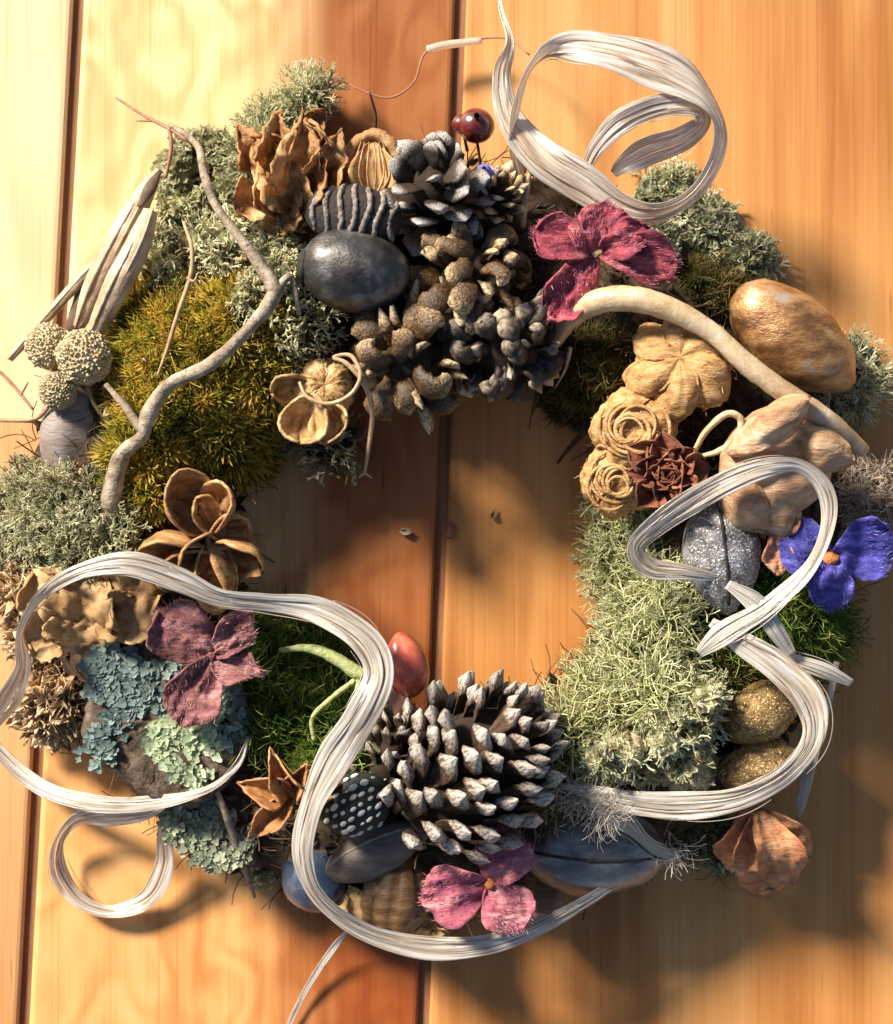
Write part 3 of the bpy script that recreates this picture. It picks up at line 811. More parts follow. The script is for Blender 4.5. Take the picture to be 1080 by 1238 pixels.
def dotted(label, px, py, z, d, L, R, seed):
    o = Q(px, py, z); t = thing('seed_cone', label, 'seed cone', o); A = fr(d)
    V, F = blob((L / 2, R, R * .8), seed, .04, nu=16, nv=24); mk('body', place(V, A, o), F, M('black_husk', [(0.006, 0.01, 0.008), (0.02, 0.026, 0.02)], rough=.7), t)
    V, F = blob((4.8, 3.3, 2.4), 3, .05, nu=7, nv=8); me = mesh_of('dot', V, F); me.materials.append(M('chalk_dot', [(0.45, 0.43, 0.38), (0.75, 0.73, 0.68)], feat=6, rand=.15))
    for i in range(-3, 4):
        for j in range(-3, 4):
            x = (i + (.5 if j % 2 else 0)) * L / 7.5; y = j * R / 3.6; q = (2 * x / L) ** 2 + (y / R) ** 2
            if q > .86: continue
            h = R * .8 * math.sqrt(1 - q); nrm = unit([4 * x / L ** 2, y / R ** 2, h / (R * .8) ** 2])
            ob = bpy.data.objects.new('dot', me); COL.objects.link(ob); ob.parent = t
            Mx = A @ fr(np.array([1, .2, 0]) - nrm * nrm[0], nrm)
            rr_ = random.Random(i * 9 + j); x += rr_.gauss(0, .9); y += rr_.gauss(0, .7); sc_ = rr_.uniform(.55, 1.25)
            ob.matrix_local = Matrix.Translation(Vector(A @ np.array([x, y, h]) * S)) @ Matrix(Mx.tolist()).to_4x4() @ Matrix.Diagonal((sc_, sc_ * rr_.uniform(.7, 1.2), sc_, 1))
dotted('small black seed cone dotted with white, between ribbon and large pine cone', 430, 972, 152, (1, .5, .1), 84, 36, 4)

# ------------------------------------------------------------------ nuts
def nut(name, label, px, py, z, d, L, Wd, Ht, mat, seed=0, group=None, catg='nut', tip=.12, grooves=0, gamp=.04, seam=None, capmat=None, amp=.045, cap=False, up=(0, 0, 1), amp2=0.011):
    o = Q(px, py, z); t = thing(name, label, catg, o, group); A = fr(d, up)
    def fn(th, ph):
        k = 1 + tip * np.exp(-(th / .35) ** 2)
        if grooves: k = k - gamp * (np.abs(np.cos(ph * grooves / 2)) ** 6) * np.sin(th) ** .5
        return k
    V, F = blob((L / 2, Wd / 2, Ht / 2), seed, amp, nu=30, nv=48, fn=fn, amp2=amp2)
    mk('shell', place(V, A, o), F, mat, t)
    if seam is not None:
        pts = []
        for q in range(13):
            a = math.radians(-80 + q * 13.3 + 0); x = L / 2 * math.sin(a) * 1.0
            c = math.cos(a); b = seam
            pts.append([x, Wd / 2 * c * math.sin(b) * 1.0, Ht / 2 * c * math.cos(b) * 1.0])
        V, F = tube(pts, [.8] + [2.0] * 11 + [.8], nv=6, n=4, seed=2, rough=.3)
        mk('seam', place(V, A, o), fix(F), capmat or m_char, t)
    if cap:
        V, F = blob((L * .07, Wd * .2, Ht * .2), seed + 4, .2, nu=10, nv=20, amp2=.08)
        V[:, 0] -= L * .45; mk('hilum', place(V, A, o), F, capmat or m_char, t)
    return t
m_ngrey = M('silver_grey_nut', [(0.02, 0.017, 0.015), (0.07, 0.062, 0.058), (0.24, 0.235, 0.23)], feat=34, rough=.42, bump=.35, bfeat=3.5, spec=.6, metal=.55, coat=.3)
m_nblue = M('blue_grey_nut', [(0.015, 0.025, 0.05), (0.04, 0.065, 0.12), (0.12, 0.15, 0.21)], feat=30, rough=.35, bump=.2, bfeat=4, spec=.7, coat=.5, metal=.3)
m_ngold = M('golden_nut', [(0.07, 0.03, 0.01), (0.20, 0.09, 0.03), (0.42, 0.23, 0.09), (0.36, 0.34, 0.32)], feat=40, rough=.36, bump=.5, bfeat=3.5, spec=.6, metal=.35, coat=.45, stretch=(.6, 1.5, 1.5))
m_nbrown = M('brown_nut', [(0.06, 0.03, 0.012), (0.16, 0.08, 0.03), (0.36, 0.22, 0.09)], feat=22, rough=.5, bump=.5, bfeat=4, spec=.5, coat=.15, stretch=(.4, 1.6, 1.6))
m_nglit = M('gold_dusted_nut', [(0.10, 0.055, 0.02), (0.26, 0.16, 0.06), (0.46, 0.32, 0.13)], feat=12, rough=.42, bump=1, bfeat=3, metal=.45, speck=((.9, .72, .38), 2.4, .60))
m_nsilv = M('silver_dusted_nut', [(0.05, 0.045, 0.045), (0.22, 0.21, 0.21), (0.42, 0.42, 0.43)], feat=16, rough=.4, bump=.9, bfeat=3, metal=.4, speck=((.85, .87, .9), 2.4, .58))
NG = 'nuts on the wreath'
nut('nut', 'smooth dark grey nut with metallic sheen below the ridged seed cone', 428, 326, 168, (1, -.12, -.05), 124, 94, 84, m_ngrey, 1, NG, tip=.03, cap=True)
nut('nut', 'big golden brown nut with silvery patches at the upper right edge', 957, 408, 100, (.78, -.62, -.05), 168, 100, 92, m_ngold, 2, NG)
nut('nut', 'large dark blue grey nut with a long seam at the bottom right', 712, 1024, 98, (1, -.06, 0), 170, 112, 100, M('slate_nut', [(0.04, 0.042, 0.045), (0.11, 0.115, 0.125), (0.30, 0.30, 0.29)], feat=40, rough=.32, bump=.4, bfeat=5, spec=.7, coat=.4, metal=.35, stretch=(.5, 1.4, 1.4)), 3, NG, seam=-.12, capmat=m_char)
nut('nut', 'round blue grey nut partly behind the ribbon at the lower left of the large cone', 383, 1058, 66, (.3, -.4, .7), 92, 84, 82, m_nblue, 4, NG)
nut('nut', 'brown ribbed nut left of the pink three petalled flower', 478, 1085, 92, (.15, 1, .1), 104, 84, 72, m_nbrown, 5, NG, grooves=8, gamp=.09)
nut('nut', 'small tan nut squeezed between the pink flower and the large blue grey nut', 658, 1082, 64, (.1, 1, .1), 84, 62, 60, m_nbrown, 6, NG, grooves=4, gamp=.05)
nut('nut', 'upper gold dusted wrinkled nut inside the lower right ribbon bend', 918, 862, 118, (.8, .5, .1), 92, 70, 62, m_nglit, 7, NG, amp=.06, amp2=.02)
nut('nut', 'lower gold dusted wrinkled nut with ridges inside the lower right ribbon bend', 918, 928, 112, (1, .25, .1), 96, 66, 60, m_nglit, 8, NG, grooves=10, gamp=.08, amp=.06, amp2=.02)
nut('nut', 'silver grey two lobed nut inside the right ribbon loop', 872, 668, 140, (.1, -1, .05), 128, 104, 78, m_nsilv, 9, NG, grooves=2, gamp=.16, seam=.0, capmat=m_char, amp=.05, amp2=.012)
nut('dried_bud', 'grey brown dried bud standing below the tan button heads at left', 84, 526, 74, (.12, 1, .1), 112, 72, 60, M('ash_bud', [(0.16, 0.10, 0.07), (0.24, 0.2, 0.18), (0.34, 0.33, 0.34)], feat=40, rough=.5, bump=.5, bfeat=5, stretch=(.3, 1.5, 1.5), spec=.5), 10, None, 'bud', grooves=3, gamp=.08, amp=.015)
# grey pointed bud
nut('dried_bud', 'pointed grey brown bud under the dotted seed cone', 452, 1030, 112, (1, .5, .1), 120, 58, 50, M('grey_bud', [(0.07, 0.045, 0.035), (0.15, 0.12, 0.10), (0.22, 0.20, 0.18)], feat=30, rough=.6, bump=.5, bfeat=4, stretch=(.3, 1.4, 1.4)), 11, None, 'bud', tip=.5, seam=.6, capmat=M('bud_seam', [(0.22, 0.17, 0.12), (0.4, 0.33, 0.25)], feat=9))
# red berries
m_berry = M('red_berry', [(0.06, 0.006, 0.005), (0.13, 0.014, 0.01), (0.09, 0.01, 0.014)], feat=14, rough=.22, bump=.05, spec=.7, coat=.6)
def berry(label, px, py, z, r, mat=m_berry, name='berry', catg='berry'):
    o = Q(px, py, z); t = thing(name, label, catg, o)
    V, F = blob((r, r * .95, r * .97), int(px), .03, nu=20, nv=28); mk('skin', V + o, F, mat, t)
    V, F = tube([o + [0, -r * .5, 0], o + [3, -r * 1.4, -6], o + [6, -r * 2.3, -16]], [1.6, 1.6, 2], nv=6); mk('stalk', V, fix(F), m_base, t)
    V, F, _ = petal(r * .5, r * .35, .3, .4, 0, 3, .8, 5, 4, 'point')
    V2 = np.concatenate([place(V, fr((math.cos(a), math.sin(a) * .5, .8)), o + [0, r * .3, r * .86]) for a in (0, 2.1, 4.2)])
    F2 = np.concatenate([F + k * len(V) for k in range(3)]); mk('calyx', V2, F2, m_char, t)
berry('larger dark red glossy berry at the top beside the board gap', 576, 152, 120, 21)
berry('smaller dark red glossy berry touching the larger one on its left', 559, 150, 112, 12)
berry('tiny violet berry above the tiny brown cone', 585, 208, 165, 9.5, M('violet_berry', [(0.08, 0.07, 0.4), (0.16, 0.14, 0.6)], rough=.35, feat=9))

# ------------------------------------------------------------------ flowers of petals
def flower(label, px, py, z, petals, pmat, cmat, seed=0, catg='flower', cr_=8, group=None, name='flower', th=2.2, centre=True, fuzz=None):
    o = Q(px, py, z); t = thing(name, label, catg, o, group)
    for k, p in enumerate(petals):
        ang, L, Wd, el = p[:4]; lift = p[4] if len(p) > 4 else .08; pr = p[5] if len(p) > 5 else 'round'; cup = p[6] if len(p) > 6 else .12
        a = math.radians(ang); e = math.radians(el)
        d = np.array([math.cos(a) * math.cos(e), math.sin(a) * math.cos(e), math.sin(e)])
        V, F, T = petal(L, Wd, cup, .03, .10, seed + k, th, 30, 25, pr, lift)
        V[:, 2] += nz(V * [.5, 1, 0], 22, seed + k) * 3.2 + nz(V * [.4, 1, 0], 7, seed + k + 3) * 1.1; V[:, :2] *= (1 + .05 * nz(V, 24, seed + k))[:, None]
        W = place(V, fr(d, (0, 0, 1)), o + d * 2 + np.array([0, 0, k * .8]))
        pt = mk('petal', W, F, p[7] if len(p) > 7 else pmat, t, tint=T)
        if fuzz:
            r = np.random.RandomState(seed * 9 + k); n = 900; top = W[:len(W) // 2]; q = r.randint(0, len(top) - 26, n); w_ = r.rand(n)[:, None]; w2 = r.rand(n)[:, None]
            Pp = top[q] * (1 - w_) * (1 - w2) + top[q + 1] * w_ * (1 - w2) + top[q + 25] * w2 * (1 - w_) + top[q + 25] * w_ * w2
            ok = np.linalg.norm(top[q] - top[q + 1], axis=1) < L * .2
            Dd = d + np.array([.3, .1, .05]) + r.normal(size=(n, 3)) * [.3, .3, .16]
            V, F, T = scatter(T_FIB, Pp[ok], Dd[ok], r.uniform(3.5, 7, n)[ok], seed + k); mk('fuzz', V, F, fuzz, pt, tint=T, kind='stuff')
    if centre:
        V, F = blob((cr_, cr_ * .9, cr_ * .7), seed, .2, nu=12, nv=14, amp2=.15); mk('flower_centre', V + o + [0, 0, cr_ * .6], F, cmat, t)
    return t
def petmat(name, cols, sheen=.25, rough=.6, bump=1.0):
    return M(name, cols, feat=20, rough=rough, bump=bump, bfeat=4.5, stretch=(.45, 1.5, 1), lo=.36, hi=.66, spec=.4, sheen=sheen, trans=.12, rand=.1)
m_crim = petmat('crimson_petal', [(0.12, 0.008, 0.04), (0.28, 0.025, 0.06), (0.42, 0.06, 0.08), (0.62, 0.24, 0.28)])
m_burg = petmat('burgundy_petal', [(0.08, 0.02, 0.022), (0.22, 0.065, 0.065), (0.44, 0.22, 0.21)])
m_pink = petmat('rose_pink_petal', [(0.22, 0.04, 0.11), (0.44, 0.10, 0.14), (0.68, 0.36, 0.37)])
m_blue = petmat('ultramarine_petal', [(0.025, 0.018, 0.16), (0.06, 0.052, 0.38), (0.2, 0.2, 0.68)], sheen=.3)
m_pollen = M('tan_centre', [(0.35, 0.2, 0.08), (0.6, 0.42, 0.2)], feat=5, rough=.8, bump=1, bfeat=3)
m_orgc = M('orange_centre', [(0.5, 0.14, 0.04), (0.7, 0.28, 0.1)], feat=5, rough=.7, bump=1, bfeat=3)
def fz(name, cols): return M(name, [cols[0], cols[-1]], tint=cols, tmix=.85, rand=0, trans=.15, rough=.6, feat=26)
f_crim = fz('crimson_fibre', [(0.16, 0.012, 0.05), (0.44, 0.06, 0.10), (0.86, 0.52, 0.54)])
f_burg = fz('burgundy_fibre', [(0.14, 0.03, 0.035), (0.38, 0.13, 0.12), (0.78, 0.52, 0.50)])
f_pink = fz('rose_fibre', [(0.3, 0.06, 0.14), (0.60, 0.17, 0.21), (0.92, 0.62, 0.60)])
f_blue = fz('blue_fibre', [(0.03, 0.025, 0.22), (0.09, 0.08, 0.5), (0.36, 0.36, 0.85)])
FG = 'felt like petalled flowers on the wreath'
flower('crimson flower under the top ribbon loop, its petals spread wide', 722, 306, 168,
       [(158, 76, 54, 4), (232, 92, 54, -4), (78, 56, 60, 10), (-10, 92, 58, 2), (24, 62, 46, 12, .15), (120, 44, 44, 16, .15)], m_crim, m_pollen, 1, group=FG, fuzz=f_crim)
flower('burgundy four petalled flower inside the left ribbon loop', 256, 793, 160,
       [(138, 78, 78, 6), (46, 70, 42, 14), (246, 84, 68, 0), (-18, 62, 46, 8, .02, 'point')], m_burg, m_burg, 2, cr_=6, group=FG, fuzz=f_burg)
flower('rose pink three petalled flower at the bottom of the wreath', 592, 1068, 140,
       [(68, 70, 70, 8), (192, 78, 72, 4), (-52, 62, 66, 6)], m_pink, m_orgc, 3, cr_=7, group=FG, fuzz=f_pink)
flower('ultramarine blue three petalled flower at the right edge', 1002, 674, 150,
       [(160, 62, 64, 10, .25), (14, 76, 72, 6, .25), (266, 58, 54, 2, .25)], m_blue, m_orgc, 4, cr_=11, group=FG, fuzz=f_blue)
m_copper = M('copper_husk', [(0.26, 0.10, 0.03), (0.45, 0.20, 0.07), (0.62, 0.36, 0.17)], feat=16, rough=.4, bump=.4, bfeat=4, spec=.6, trans=.12, stretch=(.3, 1.5, 1.5))
flower('copper brown star husk with open pointed lobes left of the ribbon', 352, 958, 150,
       [(110, 66, 32, 30, .12, 'point', .8), (165, 62, 34, 14, .12, 'point', .8), (228, 70, 30, 4, .1, 'point', .8), (60, 50, 26, 30, .1, 'point', .7), (10, 74, 24, 4, .1, 'point', .7)], m_copper, m_copper, 5, 'seed husk', 7, name='seed_husk')
m_terr = petmat('terracotta_petal', [(0.42, 0.13, 0.05), (0.58, 0.24, 0.10), (0.66, 0.38, 0.2)], sheen=.1)
m_olive = petmat('olive_yellow_petal', [(0.3, 0.2, 0.06), (0.45, 0.33, 0.12)], sheen=.1)
flower('terracotta translucent petals at the lower right outside the ribbon', 912, 980, 92,
       [(-76, 112, 84, -22), (-40, 96, 46, -18), (-108, 84, 66, -24), (-60, 100, 60, -12, .2), (-62, 118, 46, -34, .05, 'round', .12, m_olive)], m_terr, m_terr, 6, 'dried petals', 6, name='dried_petals', centre=False)
flower('small rust coloured bracts left of the blue flower', 935, 640, 160,
       [(150, 42, 26, 20), (75, 30, 24, 30), (-80, 50, 34, 0), (20, 30, 22, 20)], petmat('rust_bract', [(0.3, 0.10, 0.05), (0.46, 0.2, 0.11), (0.55, 0.3, 0.18)], sheen=.1), m_terr, 7, 'bracts', 6, name='dried_bracts')

# rose of many cupped petals
def rosette(label, px, py, z, R, n, mat, seed, name='dried_rose', catg='dried rose', tilt=(0, 0, 1)):
    o = Q(px, py, z); t = thing(name, label, catg, o); r = random.Random(seed)
    for i in range(n):
        s = (i + 1) / n; a = i * 2.39996; rad = R * .78 * s ** .8
        p = o + np.array([math.cos(a) * rad * .75, math.sin(a) * rad * .75, -R * .35 * s])
        d = np.array([math.cos(a) * (.15 + s * .9), math.sin(a) * (.15 + s * .9), 1.15 - s * .9])
        V, F, T = petal(R * (.42 + .3 * s), R * (.5 + .5 * s), -.7, .1, .07, seed + i, 1.4, 9, 9, 'round', -.12)
        mk('petal', place(V, fr(d, (math.cos(a), math.sin(a), .2)), p), F, mat, t, tint=T)
    V, F = blob((R * .55, R * .55, R * .4), seed, .1, nu=12, nv=16); mk('flower_centre', V + o - [0, 0, R * .35], F, mat, t)
rosette('small rust red dried rose beside the woolly brown pod', 806, 572, 182, 42, 24, petmat('rust_rose', [(0.12, 0.03, 0.015), (0.26, 0.08, 0.035), (0.42, 0.17, 0.08)], sheen=.1, rough=.6), 31)

# ------------------------------------------------------------------ lobed pods
def bowl(L, Wd, depth, seed, th=3.2, nu=12, nv=20):
    """shallow shell, open to +z, rim rolled"""
    G = np.zeros((nu, nv, 3)); r = random.Random(seed); p = r.random() * 6
    for i in range(nu):
        q = i / (nu - 1)
        for j in range(nv):
            a = j / (nv - 1) * 2 * math.pi
            k = q * (1 + .05 * math.sin(3 * a + p) * q)
            G[i, j] = (L / 2 * (1 + k * math.cos(a)), Wd / 2 * k * math.sin(a) * (1 + .2 * math.cos(a)), depth * (q ** 2.6) * (1.2 + .5 * math.sin(a + p)) + 1.6 * q * math.sin(4 * a + p) + 1.3 * math.sin(14 * k * math.sin(a) + p))
    return shell(G, th)
m_pod = M('brown_papery_pod', [(0.14, 0.06, 0.02), (0.42, 0.22, 0.08), (0.74, 0.50, 0.24)], feat=22, rough=.5, bump=.5, bfeat=5, stretch=(.4, 1.6, 1), trans=.12, spec=.5)
m_podin = M('pod_inside', [(0.16, 0.08, 0.03), (0.30, 0.16, 0.06)], feat=12, rough=.5, bump=.6, bfeat=4)
m_tanpod = M('tan_pod', [(0.22, 0.10, 0.03), (0.52, 0.29, 0.11), (0.74, 0.49, 0.23)], feat=18, rough=.7, bump=.8, bfeat=4, stretch=(.4, 1.6, 1.6), trans=.08)
m_peach = M('peach_pod', [(0.30, 0.15, 0.07), (0.56, 0.34, 0.19), (0.74, 0.55, 0.38)], feat=26, rough=.6, bump=1, bfeat=6, stretch=(.35, 1.6, 1.6), trans=.15)
def bowlpod(label, px, py, z, lobes, mat, seed):
    o = Q(px, py, z); t = thing('seed_pod', label, 'seed pod', o)
    for k, (ax, ay, L, Wd, ang, el, roll) in enumerate(lobes):
        a, e = math.radians(ang), math.radians(el)
        d = np.array([math.cos(a) * math.cos(e), math.sin(a) * math.cos(e), math.sin(e)])
        R = fr(d, (math.sin(a) * math.sin(math.radians(roll)), -math.cos(a) * math.sin(math.radians(roll)), math.cos(math.radians(roll))))
        V, F = bowl(L, Wd, Wd * .45, seed + k)
        lobe = mk('lobe', place(V, R, o + np.array([ax, ay, k * 1.5])), F, mat, t)
        V, F = blob((L * .36, Wd * .16, Wd * .10), seed + k, .25, nu=12, nv=14); V[:, 0] += L * .42; V[:, 2] += Wd * .06; V[:, 1] += nz(V, 30, seed + k) * 5
        mk('seed', place(V, R, o + np.array([ax, ay, k * 1.5])), F, m_podin, lobe)
    V, F = blob((16, 16, 14), seed, .2, nu=10, nv=14); mk('pod_centre', V + o - [0, 0, 6], F, mat, t)
bowlpod('brown papery seed pod with round open lobes at the left rim of the hole', 255, 645, 130,
        [(-2, 0, 78, 66, 140, 14, 30), (-4, -4, 80, 50, 178, 16, -42), (-2, -6, 82, 46, 212, 18, -48), (2, -6, 84, 56, 256, 10, -36), (6, -4, 78, 50, -66, 0, 45), (10, 2, 64, 58, -26, -6, 36), (4, 2, 62, 54, 62, 10, -20), (-4, 0, 66, 40, 232, 34, -30), (6, 6, 50, 40, 20, 24, 30), (0, 0, 56, 34, 110, 34, 30)], m_pod, 400)
def lobed(label, px, py, z, lobes, mat, seed, fuzz=None, name='seed_pod', catg='seed pod'):
    """fat rounded lobes (ellipsoids) meeting at a centre"""
    o = Q(px, py, z); t = thing(name, label, catg, o)
    for k, (ang, dist, L, Wd, el) in enumerate(lobes):
        a, e = math.radians(ang), math.radians(el)
        d = np.array([math.cos(a) * math.cos(e), math.sin(a) * math.cos(e), math.sin(e)])
        V, F = blob((L / 2, Wd / 2, Wd * .42), seed + k, .07, nu=24, nv=60, fn=lambda th, ph: 1 - .10 * np.abs(np.cos(ph * 6 + .4 * np.sin(th * 5))) ** 3 * np.sin(th) - .1 * np.exp(-((ph - 1.57) / .18) ** 2) * np.sin(th), amp2=.012)
        lobe = mk('lobe', place(V, fr(d), o + d * dist), F, mat, t)
        if fuzz:
            n = 50; r = np.random.RandomState(seed + k); u = r.normal(size=(n, 3)); u /= np.linalg.norm(u, axis=1, keepdims=True); u[:, 2] = np.abs(u[:, 2])
            Pp = place(u * [L / 2, Wd / 2, Wd * .42], fr(d), o + d * dist); Nn = u @ fr(d).T * .45 + r.normal(size=(n, 3)) * .6
            V, F, T = scatter(T_STRAW, Pp, Nn, r.uniform(7, 16, n), seed + k); mk('fuzz', V, F, fuzz, lobe, tint=T, kind='stuff')
    return t
m_fuzz = M('tan_fuzz', [(0.4, 0.24, 0.1), (0.6, 0.4, 0.2)], tint=[(0.3, 0.15, 0.05), (0.55, 0.32, 0.13), (0.8, 0.56, 0.3)], tmix=.8, rand=0, trans=.2)
def capsule(label, px, py, z, axis, R, Rz, nl, mat, seed, gamp=.22, nrib=None, curls=0, stretch=1.0):
    o = Q(px, py, z); t = thing('seed_pod', label, 'seed pod', o); A = fr(axis, (0, 1, .1)); r = random.Random(seed)
    wob = lambda th, ph: ph + .18 * np.sin(th * 2.2 + seed)
    f = lambda th, ph: (1 - gamp * np.abs(np.cos(wob(th, ph) * nl / 2)) ** 5 * np.sin(th) ** .7 - .035 * np.abs(np.cos(wob(th, ph) * nl * 2)) ** 2 * np.sin(th)) * (1 - .30 * np.exp(-(th / .42) ** 2))
    V, F = blob((Rz, R * stretch, R), seed, .07, nu=44, nv=110, fn=f, amp2=.018)
    mk('husk', place(V, A, o), F, mat, t)
    for k in range(nl):                       # papery ridge along each lobe
        pts = []; ph0 = (2 * k + 0) * math.pi / nl
        for q in range(9):
            th = .35 + q * .17; ph = ph0 - .18 * math.sin(th * 2.2 + seed) + .05 * r.gauss(0, 1)
            rr = 1.03 * float(f(np.array([th]), np.array([ph0 - .18 * math.sin(th * 2.2 + seed)]))[0]) + .0
            pts.append([Rz * rr * math.cos(th), R * stretch * rr * math.sin(th) * math.cos(ph), R * rr * math.sin(th) * math.sin(ph)])
        V, F = tube(pts, [.8] + [r.uniform(1.3, 2.2)] * 7 + [.6], nv=6, n=4, seed=k, rough=.35, rsize=8); mk('ridge', place(V, A, o), fix(F), mat, t)
    n = 160; rs = np.random.RandomState(seed); u = rs.normal(size=(n, 3)); u /= np.linalg.norm(u, axis=1, keepdims=True); u[:, 0] = np.abs(u[:, 0])
    V, F, T = scatter(T_FIB, place(u * [Rz * .95, R * stretch * .96, R * .96], A, o), u @ A.T * .3 + rs.normal(size=(n, 3)) * .6, rs.uniform(4, 9, n), seed)
    mk('fuzz', V, F, m_fuzz, t, tint=T, kind='stuff')
    for k in range(curls):
        R0 = R * r.uniform(.25, .85); a0 = r.random() * 6; cx, cy = r.uniform(-.15, .15) * R, r.uniform(-.15, .15) * R
        pts = []
        for q in range(12):
            a = a0 + q * .42; rr = R0 * (1 - q * .02); zz = Rz * math.sqrt(max(.02, 1 - (rr / R) ** 2)) * .96 + 1
            pts.append(o + A @ np.array([zz, cx + rr * math.cos(a) * stretch, cy + rr * math.sin(a)]))
        V, F = tube(pts, [1] + [r.uniform(1.6, 2.8)] * 10 + [.8], nv=6, n=4, seed=k, rough=.3, flat=.6); mk('curled_fibre', V, fix(F), mat, t)
    return t
capsule('round ribbed tan seed pod under the thick curved stem', 824, 442, 148, (-.18, .28, 1), 66, 44, 6, m_tanpod, 450)
capsule('upper of two honey brown pods wrapped in curled fibres beside the rust rose', 768, 522, 138, (-.1, .05, 1), 52, 40, 5, m_tanpod, 470, gamp=.10, curls=10)
capsule('lower of two honey brown pods wrapped in curled fibres, at the rim of the hole', 748, 580, 122, (-.2, -.2, 1), 46, 38, 5, m_tanpod, 480, gamp=.12, curls=7)

m_honey = M('honey_capsule', [(0.24, 0.12, 0.04), (0.54, 0.33, 0.13), (0.80, 0.60, 0.32)], feat=16, rough=.45, bump=.9, bfeat=5, trans=.12, coat=.15)
hc = capsule('oval honey brown capsule ringed by a curled tendril, left of the hole', 392, 470, 128, (.05, .15, 1), 36, 30, 5, m_honey, 430, gamp=.16, stretch=1.0)
for k, (dx, dy, L, Wd, ang, el, roll) in enumerate([(-22, -14, 56, 52, 262, 12, -10), (4, -18, 44, 44, 300, 6, 20), (-26, 12, 40, 36, 200, 10, -20)]):
    a, e = math.radians(ang), math.radians(el); d = np.array([math.cos(a) * math.cos(e), math.sin(a) * math.cos(e), math.sin(e)]); ro = math.radians(roll)
    V, F = bowl(L, Wd, Wd * .5, 435 + k); mk('cup', place(V, fr(d, (math.sin(a) * math.sin(ro), -math.cos(a) * math.sin(ro), math.cos(ro))), ORG[hc.name] + [dx, dy, 0]), F, m_honey, hc)
# peach pod with folded lips
o = Q(940, 556, 158); t = thing('seed_pod', 'smooth peach coloured pod with a folded lip under the right ribbon', 'seed pod', o)
V, F = blob((68, 60, 44), 55, .06, nu=30, nv=44, fn=lambda th, ph: 1 - .22 * np.exp(-((ph - 1.9) / .22) ** 2) * np.sin(th) - .10 * np.exp(-((ph - .9) / .15) ** 2) * np.sin(th), amp2=.01)
mk('husk', place(V, fr((.8, .6, 0)), o), F, m_peach, t)
for k, (dx, dy, ang, L, Wd, el, lf) in enumerate([(-60, 8, 34, 110, 40, 14, .35), (-62, -14, -48, 90, 64, -14, .25), (-10, -30, -70, 66, 56, -20, .2), (0, 30, -20, 90, 46, 0, .3)]):
    a, e = math.radians(ang), math.radians(el); d = np.array([math.cos(a) * math.cos(e), math.sin(a) * math.cos(e), math.sin(e)])
    V, F, T = petal(L, Wd, -.5, .0, .10, 60 + k, 3, 22, 15, 'round', lf); V[:, 2] += nz(V * [.3, 1, 0], 12, 60 + k) * 2.2; mk('lip', place(V, fr(d), o + [dx, dy, 26]), F, m_peach, t, tint=T)

# papery leaves, upper left and left loop
def leaves(label, px, py, z, specs, mat, seed, name='dried_leaves', catg='dried leaves'):
    o = Q(px, py, z); t = thing(name, label, catg, o)
    for k, (dx, dy, ang, L, Wd, el, cup) in enumerate(specs):
        a, e = math.radians(ang), math.radians(el); d = np.array([math.cos(a) * math.cos(e), math.sin(a) * math.cos(e), math.sin(e)])
        V, F, T = petal(L * .92, Wd * 1.1, cup, .0, .16, seed + k, 1.8, 26, 21, 'round' if k % 3 else 'point', .2)
        V[:, 2] += nz(V, 30, seed + k) * 6 + nz(V, 9, seed + k) * 1.2; V[:, 0] += nz(V, 20, seed + 2 * k) * 4; V[:, 1] += nz(V, 20, seed + 3 * k) * 4
        mk('leaf', place(V, fr(d), o + [dx, dy, k * 1.2]), F, mat, t, tint=T)
    return t
m_dleaf = M('curled_brown_leaf', [(0.24, 0.10, 0.035), (0.52, 0.28, 0.11), (0.76, 0.52, 0.27)], feat=24, rough=.6, bump=.8, bfeat=6, trans=.3, spec=.35)
leaves('curled brown papery leaves between the top lichen and the ridged cone', 362, 215, 110,
       [(-15, -45, 100, 110, 46, 20, .6), (0, -40, 82, 120, 54, 25, .7), (-20, -10, 120, 70, 44, 30, .5), (10, 0, 95, 90, 34, 35, .8), (-30, -20, 210, 56, 44, 10, .5), (0, -40, 120, 90, 50, 30, .6), (-10, -30, 250, 54, 40, 0, .5), (0, 20, 60, 70, 34, 20, .6), (-28, 0, 80, 84, 30, 28, .9), (-40, 20, 130, 54, 50, 30, .5), (20, 10, 100, 70, 46, 34, .5), (-20, 30, 250, 50, 44, 10, .5), (26, -20, 70, 88, 40, 24, .6)], m_dleaf, 500)
leaves('broad tan and brown dried leaves inside the left ribbon loop', 130, 735, 118,
       [(-30, -30, 70, 96, 84, 12, .3), (-20, 0, 10, 98, 90, 14, .15), (-50, 0, 130, 60, 60, 10, .5), (-30, 10, -70, 80, 70, 0, .4), (10, -20, 30, 60, 60, 20, .3), (-44, -20, 200, 56, 60, 10, .5)],
       M('tan_leaf', [(0.28, 0.14, 0.05), (0.50, 0.31, 0.14), (0.70, 0.50, 0.27)], feat=40, rough=.6, bump=.5, bfeat=7, trans=.25), 520)
leaves('tan dried leaf scraps around the brown ribbed nut', 450, 1100, 84,
       [(-30, 30, -60, 66, 34, 0, .5), (-20, 0, -30, 60, 30, 0, .4), (20, -30, 20, 60, 30, -6, .4), (40, -36, 10, 60, 24, -5, .4)],
       M('straw_leaf', [(0.35, 0.24, 0.1), (0.6, 0.44, 0.24)], feat=20, rough=.6, bfeat=6, trans=.2), 540)

